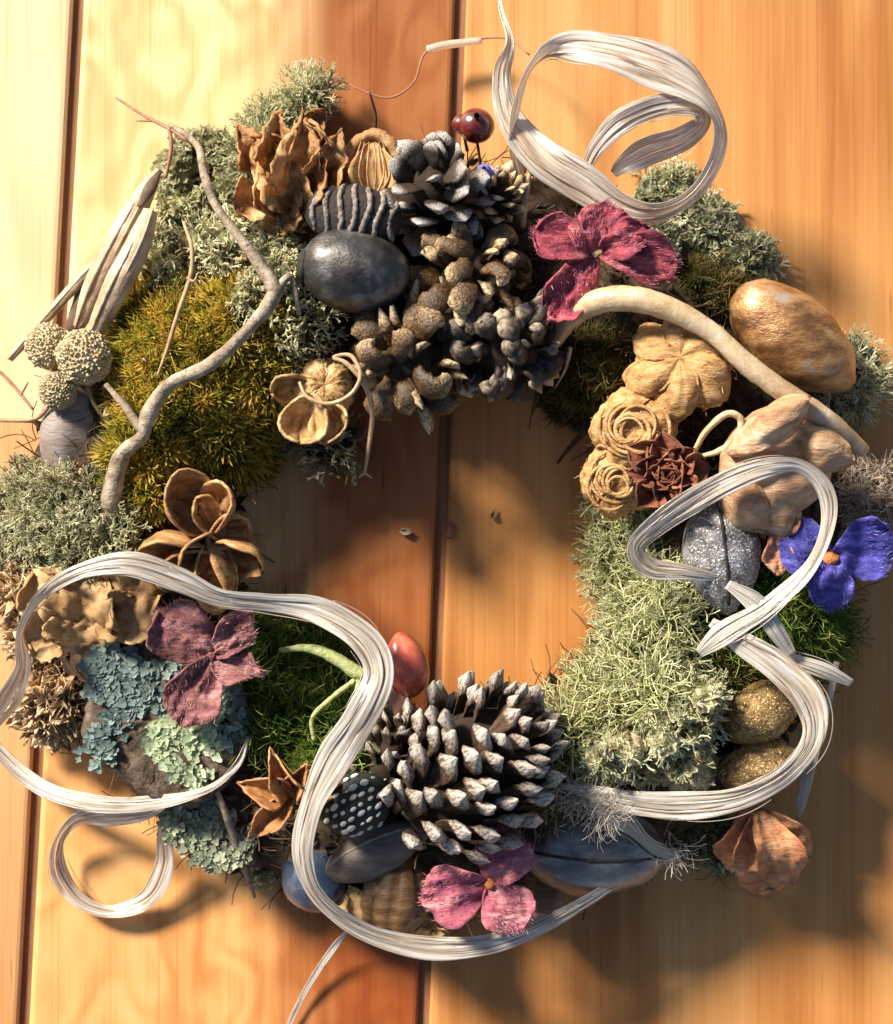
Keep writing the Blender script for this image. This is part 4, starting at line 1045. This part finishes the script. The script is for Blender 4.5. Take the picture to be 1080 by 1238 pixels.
# oval papery lantern near the top
o = Q(450, 205, 150); t = thing('seed_lantern', 'oval papery lantern pod with open orange middle at the top', 'seed pod', o)
ringp = [o + np.array([30 * math.cos(a), 40 * math.sin(a), 4 * math.sin(2 * a)]) for a in np.linspace(0, 2 * math.pi, 15)]
V, F = tube(ringp, [6.5] * 15, nv=9, n=5, seed=4, rough=.35, rsize=14); mk('rim', V, fix(F), m_dleaf, t)
V, F, T = petal(76, 54, .3, 0, .02, 61, 1.4, 14, 11, 'point', .1)
mk('membrane', place(V, fr((0, 1, 0)), o + [0, -38, -4]), F, M('orange_membrane', [(0.5, 0.27, 0.1), (0.66, 0.42, 0.2)], feat=24, trans=.35, rough=.45), t, tint=T)
for k in range(6):
    a = math.radians(-60 + k * 24)
    V, F = tube([o + [0, -38, 4], o + [26 * math.sin(a) * .9, -8, 12], o + [14 * math.sin(a), 30, 8]], [1.3, 1.3, .8], nv=5, seed=k); mk('vein', V, fix(F), m_pod, t)
V, F = tube([o + [2, 38, 0], o + [4, 60, 4], o + [-2, 84, 14]], [2.6, 1.8, 1.2], nv=6); mk('stalk', V, fix(F), m_base, t)

# long pods at the far upper left
m_lpod = M('pale_pod', [(0.22, 0.14, 0.08), (0.42, 0.31, 0.2), (0.62, 0.50, 0.35)], feat=30, rough=.5, bump=.5, bfeat=5, stretch=(1, 1, 1), spec=.5)
m_dpod = M('dark_pod_lining', [(0.06, 0.035, 0.02), (0.14, 0.09, 0.055)], feat=14, rough=.7)
def longpod(label, pts, rad, lining=None):
    o = Q(*pts[len(pts) // 2]); t = thing('long_pod', label, 'seed pod', o, 'long pale pods at the upper left')
    V, F = qtube(pts, rad, nv=14, seed=len(pts) + int(pts[0][0]), rough=.08, rsize=40, flat=.8); mk('husk', V, fix(F), m_lpod, t)
    for s in (-1, 1):
        pp = [np.array(Q(*p)) + np.array([.45 * s * r_, .28 * s * r_, r_ * .72]) for p, r_ in zip(pts, rad)]
        V, F = tube(pp, [max(.8, r_ * .13) for r_ in rad], nv=6, seed=3, rough=.3); mk('rib', V, fix(F), m_lpod, t)
    if lining:
        V, F = qtube(lining[0], lining[1], nv=10, flat=.45, seed=8, rough=.1); mk('lining', V, fix(F), m_dpod, t)
longpod('thin pale pod stick pointing to the lower left, outermost of the three', [(150, 290, 66), (110, 325, 62), (60, 380, 52), (12, 434, 40)], [5, 7, 6.5, 4.5], ([(150, 285, 64), (118, 335, 56), (85, 400, 50)], [3, 18, 8]))
longpod('wide pale pod with dark split top, middle of the three', [(192, 206, 92), (172, 240, 98), (140, 300, 96), (115, 350, 88), (95, 395, 76)], [4, 13, 17, 15, 7], ([(194, 205, 100), (182, 226, 108), (168, 250, 112)], [2, 7, 3]))
longpod('smooth pale pod beside the lichen, innermost of the three', [(182, 255, 112), (165, 300, 118), (140, 350, 114), (112, 408, 100)], [9, 15, 16, 10])

# button heads
m_btn = M('tan_button', [(0.26, 0.19, 0.09), (0.5, 0.41, 0.24), (0.66, 0.57, 0.38)], feat=10, rough=.8, bump=.9, bfeat=3)
V0, F0 = blob((1, 1, 1), 1, 0, nu=5, nv=6)
def button(label, px, py, z, R, stem):
    o = Q(px, py, z); t = thing('button_flower', label, 'button flower', o, 'dried button flower heads at the left')
    V, F = blob((R, R, R * .8), int(px), .06, nu=20, nv=28); head = mk('flower_head', V + o, F, m_btn, t)
    n = 420; P = []; 
    for i in range(n):
        zz = 1 - 1.7 * (i + .5) / n; a = i * 2.39996; q = math.sqrt(max(0, 1 - zz * zz)); P.append([q * math.cos(a), q * math.sin(a), zz])
    P = np.array(P); V, F, T = scatter([(V0, tri(F0))], o + P * [R * 1.0, R * 1.0, R * .8] * (1 + .05 * nz(P, 1.1, int(px)))[:, None] + np.random.RandomState(3).normal(size=(n, 3)) * R * .02, P, R * np.random.RandomState(int(px)).uniform(.05, .11, n), 3)
    mk('floret', V, F, m_btn, head, kind='stuff')
    V, F = qtube(stem, [2.6] * len(stem), nv=8, rough=.25); mk('stem', V, fix(F), M('tan_stem', [(0.26, 0.15, 0.07), (0.5, 0.34, 0.18)], feat=15, rough=.6), t)
button('largest tan button flower head, right of the three', 102, 432, 120, 30, [(100, 450, 110), (115, 490, 100), (140, 520, 90)])
button('upper left tan button flower head touching the long pod', 58, 418, 98, 25, [(60, 435, 88), (75, 470, 80), (110, 500, 80)])
button('lowest tan button flower head on a bare stem reaching the left edge', 70, 472, 112, 21, [(66, 482, 106), (45, 505, 92), (10, 508, 78), (-20, 506, 60)])
V, F = blob((17, 15, 14), 9, .1); 
m_tw = M('grey_twig', [(0.14, 0.09, 0.055), (0.32, 0.25, 0.17), (0.54, 0.47, 0.37)], feat=20, rough=.6, bump=.8, bfeat=4, spec=.4, speck=((0.16, 0.12, 0.08), 8, .63))
m_tan = M('tan_stem', [(0.26, 0.15, 0.07), (0.5, 0.34, 0.18)])
m_rtw = M('red_brown_twig', [(0.22, 0.09, 0.05), (0.42, 0.2, 0.12)], feat=12, rough=.6, bfeat=3)
m_gst = M('pale_green_stem', [(0.2, 0.24, 0.08), (0.42, 0.46, 0.18), (0.6, 0.62, 0.34)], feat=9, rough=.7, bfeat=4, bump=1, trans=.1)

def twig(name, label, catg, chains, mat, nv=9, rough=.15, group=None):
    """chains: list of (points, radii); the first is the main stem, the rest side shoots"""
    c0 = chains[0][0]; o = Q(*c0[len(c0) // 2]); t = thing(name, label, catg, o, group)
    for k, (pts, rad) in enumerate(chains):
        V, F = qtube(pts, rad, nv=nv, rough=rough, seed=k + int(pts[0][0]), rsize=18)
        mk('stem' if k == 0 else 'side_shoot', V, fix(F), mat, t)
    return t
twig('twig', 'long bent grey twig crossing the golden moss', 'twig',
     [([(205, 150, 120), (238, 175, 140), (247, 210, 160), (262, 250, 170), (300, 300, 178), (328, 342, 182), (331, 358, 182), (300, 398, 180), (255, 440, 176), (205, 465, 170), (180, 500, 162), (172, 528, 158), (148, 550, 152), (136, 595, 140), (128, 650, 120)],
       [2.5, 4, 5, 5, 6.5, 8.5, 9, 7, 8, 7.5, 9.5, 7.5, 9.5, 11.5, 10]),
      ([(333, 352, 182), (352, 335, 174), (362, 380, 166)], [6, 4, 2.5]), ([(172, 520, 160), (150, 490, 150), (128, 465, 140)], [6, 4.5, 3])], m_tw, nv=12)
twig('twig', 'thin red brown twig sticking out over the boards at the upper left', 'twig',
     [([(140, 118, 60), (175, 140, 72), (210, 158, 90), (232, 172, 110)], [1.2, 2, 2.6, 3]), ([(205, 155, 88), (207, 180, 96), (200, 215, 100)], [3, 2.4, 2]), ([(185, 146, 76), (165, 146, 70)], [1.5, .8])], m_rtw, nv=7)
twig('twig', 'thin curling tendril hanging in front of the golden moss', 'tendril',
     [([(222, 268, 150), (232, 300, 168), (230, 335, 170), (215, 380, 166), (203, 420, 162), (190, 455, 156)], [1.8, 2.6, 2.8, 2.8, 2.4, 1.2]), ([(226, 336, 170), (234, 340, 172), (238, 334, 170)], [2, 1.6, 1])], m_tan, nv=7)
twig('twig', 'short forked twig at the left edge beside the lowest button flower', 'twig',
     [([(-10, 440, 60), (15, 465, 66), (40, 495, 74)], [1.6, 2.2, 1.6]), ([(25, 478, 70), (34, 462, 74)], [1.6, 1])], m_rtw, nv=7)
twig('curled_stem', 'thick glossy pale stem arching over the five lobed pod to the right edge', 'stem',
     [([(640, 438, 96), (668, 418, 120), (690, 385, 150), (725, 364, 175), (770, 362, 186), (820, 378, 190), (865, 405, 190), (905, 442, 190), (950, 475, 186), (1000, 508, 176), (1045, 545, 150)],
       [4, 7, 12, 14, 14.5, 13, 11, 12, 12, 12, 8])], M('glossy_pale_stem', [(0.34, 0.22, 0.11), (0.52, 0.38, 0.22), (0.66, 0.54, 0.38)], feat=30, rough=.38, bump=.4, bfeat=6, stretch=(1, 1, 1), spec=.6, coat=.25), nv=16, rough=.06)
twig('twig', 'small pale curled twig loop beside the peach pod', 'twig',
     [([(840, 545, 150), (855, 520, 164), (880, 500, 172), (896, 508, 170), (890, 530, 166), (868, 546, 158), (846, 552, 150)], [3, 3.6, 4, 4, 4, 3.6, 2.4])], M('pale_curl', [(0.4, 0.3, 0.16), (0.62, 0.5, 0.3)], feat=14), nv=8)
twig('green_stem', 'pale green forked stem in front of the dark green moss', 'stem',
     [([(338, 786, 140), (372, 784, 152), (400, 793, 160), (436, 815, 166), (452, 812, 168)], [2.4, 5, 7, 8, 6]),
      ([(436, 815, 166), (434, 850, 160), (428, 890, 150)], [6, 5.5, 4]), ([(430, 822, 166), (400, 845, 160), (378, 868, 156), (380, 895, 150)], [3.2, 3, 2.8, 2.6]),
      ([(445, 895, 140), (465, 915, 130), (480, 930, 120)], [4, 4, 3])], m_gst, nv=9)
twig('twig', 'thin brown stalk lying across the blue green bark at the bottom left', 'twig',
     [([(262, 955, 120), (275, 990, 110), (290, 1035, 90), (308, 1085, 60)], [3, 4.5, 4, 2])], M('speckled_stalk', [(0.24, 0.16, 0.1), (0.5, 0.4, 0.3)], feat=9), nv=7)
twig('green_stem', 'short curved pale green stem at the top left lichen', 'stem', [([(312, 205, 120), (325, 180, 136), (322, 160, 140)], [3, 5, 3.5])], m_gst, nv=8)
twig('twig', 'dark thin spike over the wood at the upper right of the hole', 'twig', [([(674, 560, 30), (690, 540, 44), (712, 516, 60)], [1.6, 3, 4])], m_base, nv=7)
twig('tendril', 'brown tendril ringed round the honey capsule and dangling into the hole', 'tendril',
     [([(362, 462, 168), (372, 480, 172), (398, 488, 174), (425, 476, 176), (436, 452, 178), (424, 430, 176), (404, 432, 174), (420, 440, 176), (442, 466, 170), (450, 500, 156), (446, 540, 140), (441, 572, 126)],
       [1.6, 2.4, 2.6, 2.6, 2.6, 2.6, 2.4, 2.8, 3.2, 3, 2.6, 1.8]), ([(441, 572, 126), (434, 577, 122)], [1.6, 1]), ([(441, 572, 126), (450, 578, 122)], [1.6, 1])], M('tendril_brown', [(0.3, 0.17, 0.08), (0.56, 0.38, 0.22)], feat=14, rough=.5), nv=7)
twig('tendril', 'fine reddish wire tendril looping over the boards at the top', 'tendril',
     [([(398, 88, 30), (430, 106, 40), (470, 118, 44), (500, 100, 40), (516, 62, 34), (560, 50, 30), (612, 46, 40), (640, 66, 60)], [1, 1.1, 1.2, 1.2, 1.3, 1.3, 1.2, 1.2])], m_rtw, nv=6)
o_ = Q(545, 53, 32)
V, F = qtube([(517, 60, 33), (540, 54, 33), (582, 49, 33)], [5, 5, 4.5], nv=10, rough=.05)
put(mk('clear_tube', V, fix(F), M('clear_plastic', [(0.75, 0.62, 0.5), (0.88, 0.78, 0.68)], rough=.2, spec=.7, trans=.6), None, o=o_), 'short pale translucent tube threaded on the wire tendril at the top', 'tube')
twig('twig', 'dark wispy sprig at the tip of the top left lichen', 'twig', [([(385, 130, 60), (395, 108, 66), (404, 98, 70)], [2.2, 1.8, .8]), ([(395, 108, 66), (402, 84, 66)], [1.2, .6]), ([(393, 112, 66), (380, 100, 66)], [1.4, .7])], m_base, nv=6)
twig('twig', 'hanging wiry root fibres right of the shaggy cone', 'tendril', [([(690, 420, 130), (684, 445, 120), (672, 468, 108)], [2.6, 2, 1]), ([(350, 370, 140), (360, 410, 140), (354, 440, 136)], [2, 2.4, 1.4])][:1], m_lblue if False else m_tw, nv=6)
twig('twig', 'pale splinter poking up beside the red berries', 'twig', [([(640, 210, 130), (634, 245, 130), (632, 275, 124)], [2.5, 4.5, 3])], m_lpod, nv=7)

# red bud / mushroom shaped
o = Q(492, 806, 138); t = thing('red_bud', 'waxy red bud with a pale stalk above the large pine cone', 'bud', o)
m_red = M('waxy_red', [(0.2, 0.025, 0.03), (0.42, 0.07, 0.045), (0.55, 0.18, 0.09)], feat=26, rough=.28, bump=.1, coat=.5, spec=.6, trans=.1)
V, F = blob((36, 27, 25), 6, .06, nu=24, nv=28, fn=lambda th, ph: 1 + .12 * np.exp(-(th / .5) ** 2) - .1 * np.abs(np.cos(ph * 2)) ** 6 * np.sin(th)); mk('bud_skin', place(V, fr((-.25, 1, .1)), o), F, m_red, t)
V, F = tube([o + [-4, -20, -4], o + [-10, -44, -10], o + [-14, -78, -26]], [14, 12, 9], nv=12, seed=3, rough=.1); mk('stalk', V, fix(F), M('pink_stalk', [(0.4, 0.16, 0.12), (0.6, 0.36, 0.28)], feat=16, rough=.4, trans=.15), t)

# ------------------------------------------------------------------ bark slabs carrying lichen
def bark(label, poly, z, th, layers, seed):
    cx = sum(p[0] for p in poly) / len(poly); cy = sum(p[1] for p in poly) / len(poly)
    o = Q(cx, cy, z); t = thing('bark_piece', label, 'bark', o)
    n = 60; ringpts = cr(poly + [poly[0]], 8)[:-1]
    rings = []
    for q, dz in ((1.0, -th), (1.03, -th * .5), (1.0, 0), (.9, 4), (.75, 3), (.55, 6), (.35, 5), (.15, 7), (.01, 6)):
        rings.append([np.array(Q(cx + (p[0] - cx) * q, cy + (p[1] - cy) * q, z + dz)) for p in ringpts])
    V = np.array(rings).reshape(-1, 3); nv = len(ringpts)
    V[:, 2] += 7 * nz(V, 40, seed) + 3 * nz(V, 11, seed + 1); V[:, :2] += (2.5 * nz(V, 14, seed + 2))[:, None]
    F = grid_faces(len(rings), nv, True)[:, ::-1]
    mk('bark_slab', V, F, M('dark_bark', [(0.03, 0.02, 0.013), (0.09, 0.062, 0.042), (0.2, 0.145, 0.105)], feat=14, rough=.95, bump=1, bfeat=5), t)
    r = np.random.RandomState(seed)
    for k, (cx1, cy1, rx, ry, cnt, sz, mat) in enumerate(layers):
        P = np.zeros((cnt, 3)); Nn = np.zeros((cnt, 3))
        for i in range(cnt):
            q = math.sqrt(r.rand()); a = r.rand() * 6.28; P[i] = Q(cx1 + rx * q * math.cos(a), cy1 + ry * q * math.sin(a), z + 9 + r.uniform(0, 5)); Nn[i] = [0, 0, 1]
        keep = nz(P, 30, seed + k) > .02
        P, Nn = P[keep], Nn[keep] + r.normal(size=(keep.sum(), 3)) * .28
        V, F, T = scatter(T_FLAT, np.repeat(P, 2, 0) + r.normal(size=(2 * len(P), 3)) * [5, 5, 1.0] - [0, 0, 3], np.repeat(Nn, 2, 0) * [.7, .7, 1], sz * .72 * r.uniform(.5, 1.3, 2 * len(P)), seed + k)
        mk('lichen_lobe', V, F, mat, t, tint=T, kind='stuff')
m_lmint = mossmat('mint_lichen', [(0.34, 0.42, 0.24), (0.62, 0.70, 0.45), (0.88, 0.92, 0.70)], trans=.35)
m_lteal = mossmat('teal_lichen', [(0.12, 0.17, 0.16), (0.26, 0.35, 0.32), (0.5, 0.58, 0.5)], trans=.35)
bark('large dark bark piece with teal and mint lichen below the burgundy flower', [(140, 790), (108, 850), (105, 900), (150, 940), (195, 968), (250, 965), (295, 915), (300, 850), (250, 790), (190, 770)], 128, 40,
     [(140, 830, 36, 46, 420, 17, m_lteal), (190, 830, 40, 30, 160, 13, m_lteal), (225, 900, 42, 42, 420, 16, m_lmint), (250, 870, 30, 24, 120, 12, m_lmint), (125, 900, 20, 20, 120, 14, m_lteal), (275, 870, 24, 40, 110, 13, m_lteal)], 700)
bark('small bark piece crusted with blue grey lichen at the lower left edge', [(195, 965), (200, 1000), (235, 1030), (275, 1048), (310, 1040), (300, 980), (270, 940), (225, 945)], 88, 50,
     [(225, 985, 34, 34, 420, 14, m_lblue), (262, 1015, 40, 32, 480, 13, m_lblue)], 720)

# ------------------------------------------------------------------ ribbons of pale fibre
def ribmat(name, cols, metal, trans, rough=.3):
    m = M(name, cols, uv=True, uvs=(0.012, 10), rough=rough, bump=.35, spec=.9, coat=.25, metal=metal, trans=trans, rand=.14, lo=.34, hi=.62)
    return m
m_rib1 = ribmat('satin_straw_ribbon', [(0.30, 0.20, 0.12), (0.52, 0.42, 0.31), (0.72, 0.64, 0.54), (0.84, 0.80, 0.74), (0.93, 0.92, 0.90)], .15, .42, .30)
m_rib2 = ribmat('translucent_ribbon', [(0.5, 0.45, 0.38), (0.78, 0.74, 0.68), (0.9, 0.89, 0.86)], .1, .5, .28)
def ribbon(label, pts, mat=m_rib1, seed=0, ns=3, th=.4, strands=7, group='curled pale ribbons on the wreath', arch=.02):
    """pts: (px,py,z,width,tilt deg)"""
    rows = [list(Q(p[0], p[1], p[2])) + [p[3] * .9, p[4] if len(p) > 4 else 0] for p in pts]
    C = cr(rows, 12); X = C[:, :3]; Wd = np.clip(C[:, 3], 1.5, None); tl = np.radians(C[:, 4] + 16 * np.sin(np.arange(len(C)) / 13.0 + seed * 2.1) + 9 * np.sin(np.arange(len(C)) / 5.3 + seed))
    T = np.gradient(X, axis=0); T /= np.linalg.norm(T, axis=1, keepdims=True)
    up = np.array([0, 0, 1.0]); side = np.cross(up, T); side /= np.linalg.norm(side, axis=1, keepdims=True); nrm = np.cross(T, side)
    A = side * np.cos(tl)[:, None] + nrm * np.sin(tl)[:, None]; B = np.cross(T, A)
    s = np.concatenate([[0], np.cumsum(np.linalg.norm(np.diff(X, axis=0), axis=1))])
    r = np.random.RandomState(seed)
    wj = .88 + .10 * np.sin(s / 47 + seed) + .04 * np.sin(s / 17 + 2 * seed)
    o = X[len(X) // 2].copy(); t = thing('ribbon', label, 'ribbon', o, group)
    cuts = np.concatenate([[-1], np.sort(np.linspace(-1, 1, ns + 1)[1:-1] + r.uniform(-.12, .12, ns - 1)), [1]])
    for q in range(ns):
        lo, hi = cuts[q], cuts[q + 1]; mid, hw = (lo + hi) / 2, (hi - lo) / 2
        ph = r.uniform(0, 6.28, 4); nc = 11; G = np.zeros((len(X), nc, 3)); vv = np.linspace(-1, 1, nc)
        spread = 1 + .07 * np.sin(s / 80 + ph[0]) * abs(mid) * 1.2; gap = 1.02 + .08 * np.sin(s / 31 + ph[1])
        for j, v in enumerate(vv):
            vj = mid * spread + hw * v * gap
            h = arch * Wd * (1 - vj * vj) + Wd * .035 * np.sin(s / 55 + ph[2]) + hw * Wd * .015 * (1 - v * v) + .25 * np.sin(s / 8 + ph[3] + v) + .22 * np.sin(vj * 9 + ph[1]) + .16 * np.sin(vj * 21 + ph[0])
            G[:, j] = X + A * (vj * Wd / 2 * wj)[:, None] + B * h[:, None]
        V, F = shell(G, th)
        uv1 = np.stack([np.repeat(s, nc) + q * 37, np.tile((mid + hw * vv) * .5 + .5, len(X)) + seed * .7 + q * .3], 1)
        mk('strand', V, F, mat, t, uv=np.concatenate([uv1, uv1 + [0, 3.1]]))
    parts = []
    for k in range(strands):
        a = r.randint(0, max(1, len(X) - 30)); b = min(len(X) - 1, a + r.randint(14, 34)); v0 = r.uniform(-1.08, 1.08); idx = np.arange(a, b, 3)
        if len(idx) < 4: continue
        off = np.sin(np.linspace(0, 3.14, len(idx))) * r.uniform(.5, 3)
        pp = X[idx] + A[idx] * ((v0 * Wd[idx] / 2) + np.sign(v0) * off * (abs(v0) > .8))[:, None] + B[idx] * (arch * Wd[idx] * (1 - v0 ** 2) + 1.2 + off * .6)[:, None]
        parts.append(tube(pp, [.25] + [.5] * (len(pp) - 2) + [.2], nv=5, n=3, seed=k))
    if parts:
        V, F, _ = join(parts); mk('loose_fibres', V, fix(F), mat, t, uv=np.zeros((len(V), 2)), kind='stuff')
    return t

ribbon('wide silvery ribbon loop standing over the boards at the top right',
       [(603, -40, 70, 6), (606, 10, 84, 7), (617, 50, 100, 14, -10), (608, 92, 118, 36, -25), (618, 140, 130, 46, -10), (655, 190, 136, 56, 10), (705, 222, 140, 56, 15), (748, 250, 142, 46, 30), (790, 258, 146, 38, 45), (835, 238, 152, 34, 60), (866, 195, 160, 32, 65), (870, 145, 170, 34, 50),
        (835, 102, 180, 58, 20), (775, 74, 184, 62, 0), (715, 58, 180, 52, -10), (668, 58, 170, 34, -35), (640, 84, 160, 28, -55), (626, 125, 146, 26, -60), (620, 170, 128, 22, -55), (628, 215, 110, 18, -40)], seed=1, strands=16)
ribbon('inner ribbon curl nested inside the top right loop',
       [(708, 205, 140, 14), (722, 178, 160, 24, 15), (750, 148, 176, 36, 10), (795, 128, 184, 38, 0), (838, 128, 180, 34, -20), (850, 146, 170, 30, -50), (825, 168, 160, 38, -20), (785, 182, 152, 40, 0), (756, 198, 146, 24, 10), (742, 210, 140, 10)], seed=2, strands=8)
ribbon('long ribbon looping left, then swinging round the bottom of the wreath',
       [(300, 893, 150, 4), (288, 925, 160, 7), (250, 955, 158, 12), (190, 970, 130, 20, 10), (120, 972, 84, 24, 10), (55, 955, 52, 26, 10), (8, 918, 42, 24, 20), (-14, 885, 50, 26, 20), (10, 845, 84, 36, 15), (27, 805, 124, 22, 40), (24, 765, 168, 14, 50), (48, 722, 184, 18, 45), (95, 692, 200, 24, 20), (155, 682, 208, 32, 5), (215, 700, 206, 34, 0), (265, 722, 200, 26, 10),
        (320, 728, 198, 32, 5), (385, 738, 200, 40, 0), (440, 772, 204, 44, 0), (458, 815, 208, 36, 20), (436, 866, 210, 42, 10), (402, 920, 206, 50, 0), (375, 980, 196, 44, 5), (366, 1035, 180, 34, 20), (385, 1085, 158, 28, 30), (440, 1126, 140, 26, 30), (515, 1146, 132, 34, 15), (590, 1142, 134, 36, 5), (655, 1120, 134, 26, 15), (710, 1090, 132, 20, 20), (760, 1058, 126, 14, 10), (800, 1040, 118, 8)], seed=3, strands=26)
ribbon('small ribbon ring resting on the boards at the lower left',
       [(222, 968, 110, 8), (200, 998, 76, 24, 15), (200, 1045, 40, 32, 30), (180, 1085, 22, 26, 35), (138, 1102, 17, 20, 50), (98, 1090, 18, 26, 35), (72, 1055, 20, 30, 30), (72, 1018, 30, 26, 40), (95, 992, 46, 34, 45), (135, 986, 66, 34, 40), (172, 984, 90, 20, 20), (200, 974, 108, 8)], seed=4, strands=9)
ribbon('ribbon loop circling the silver grey nut on the right side',
       [(880, 700, 170, 10), (830, 692, 184, 20, 5), (786, 686, 192, 26, 10), (770, 660, 200, 26, 20), (806, 626, 208, 34, 5), (862, 592, 214, 38, 0), (918, 568, 218, 32, 10), (965, 563, 216, 24, 35), (996, 588, 210, 24, 40), (1002, 630, 202, 22, 40), (980, 685, 196, 22, 30), (930, 732, 190, 26, 10), (878, 764, 186, 36, 0), (845, 790, 176, 14, 0)], seed=5, strands=16)
ribbon('ribbon bend sweeping round the gold dusted nuts at the lower right',
       [(860, 752, 176, 14), (895, 776, 184, 30, 0), (940, 806, 194, 38, 0), (978, 846, 198, 42, 0), (984, 892, 198, 34, 15), (952, 935, 192, 34, 5), (895, 965, 186, 34, 0), (830, 974, 180, 36, 0), (765, 970, 174, 30, 0), (715, 958, 166, 20, 0), (678, 950, 158, 8, 0)], seed=6, strands=16)
ribbon('short see through ribbon scrap crossing below the right ribbon loop', [(880, 706, 180, 12), (912, 728, 186, 26, 10), (938, 762, 182, 24, 15), (958, 792, 172, 14, 10)], m_rib2, seed=7, strands=3)
ribbon('glassy ribbon end poking out past the right side of the moss', [(930, 786, 160, 10), (965, 800, 162, 20, 10), (1000, 812, 160, 22, 10), (1030, 826, 152, 14, 10)], m_rib2, seed=8, strands=4)
ribbon('frayed white ribbon stub hanging below the lower right ribbon', [(722, 962, 170, 20), (745, 985, 166, 34, 0), (772, 1010, 150, 20, 10), (795, 1028, 130, 20, 10), (822, 1036, 112, 14, 0)], m_rib2, seed=9, strands=18)
ribbon('thin cloudy ribbon strip along the lower right outer edge', [(1012, 800, 120, 8), (1002, 850, 110, 12, 30), (985, 910, 100, 14, 30), (972, 960, 90, 14, 30), (965, 990, 80, 6, 30)], m_rib2, seed=10, strands=4)
ribbon('thin ribbon tail trailing down the boards at the bottom', [(425, 1118, 60, 5), (405, 1145, 30, 9, 20), (378, 1185, 14, 8, 10), (352, 1235, 8, 6, 0), (340, 1275, 6, 5, 0)], m_rib2, seed=11, strands=3)

# frayed fibres on the stub
def fray(px, py, z, n, size, seed):
    r = np.random.RandomState(seed); P = np.array([Q(px + r.normal() * 12, py + r.normal() * 8, z + r.normal() * 3) for _ in range(n)])
    Dd = r.normal(size=(n, 3)); Dd[:, 2] = np.abs(Dd[:, 2]) * .3; V, F, T = scatter(T_STRAW, P, Dd, size * r.uniform(.4, 1.2, n), seed)
    return V, F, T
for (x, y, z, lb, n) in ((735, 982, 172, 'white frayed fibre tuft at the join of the lower right ribbons', 200), (812, 1034, 118, 'white frayed tip of the hanging ribbon stub', 70), (700, 960, 160, 'cream frayed fibres right of the large pine cone', 130)):
    V, F, T = fray(x, y, z, n, 28, int(x)); put(mk('fibre_tuft', V, F, m_rib2, None, o=Q(x, y, z), uv=np.zeros((len(V), 2))), lb, 'fibre tuft', kind='stuff')

# ------------------------------------------------------------------ crumbs on the boards
V, F, T = petal(17, 8, .5, .1, .1, 5, 1.2, 7, 5, 'point')
put(mk('flake', place(V, fr((1, -.25, .05)), Q(484, 641, 3)), F, m_lpod, None, o=Q(492, 644, 3)), 'pale papery flake lying on the wood inside the wreath', 'flake')
V, F, T = petal(14, 6, .5, .1, .1, 6, 1.2, 7, 5, 'point')
put(mk('flake', place(V, fr((.3, 1, .05)), Q(595, 627, 3)), F, m_copper, None, o=Q(597, 622, 3)), 'small orange flake on the right board inside the wreath', 'flake')
V, F = qtube([(538, 632, -2), (548, 636, 3), (546, 648, 4), (536, 646, 0)], [1.5, 2, 2, 1.2], nv=7)
put(mk('crumb', V, fix(F), m_rtw, None, o=Q(543, 640, 0)), 'curled brown crumb caught in the gap between the boards', 'crumb')
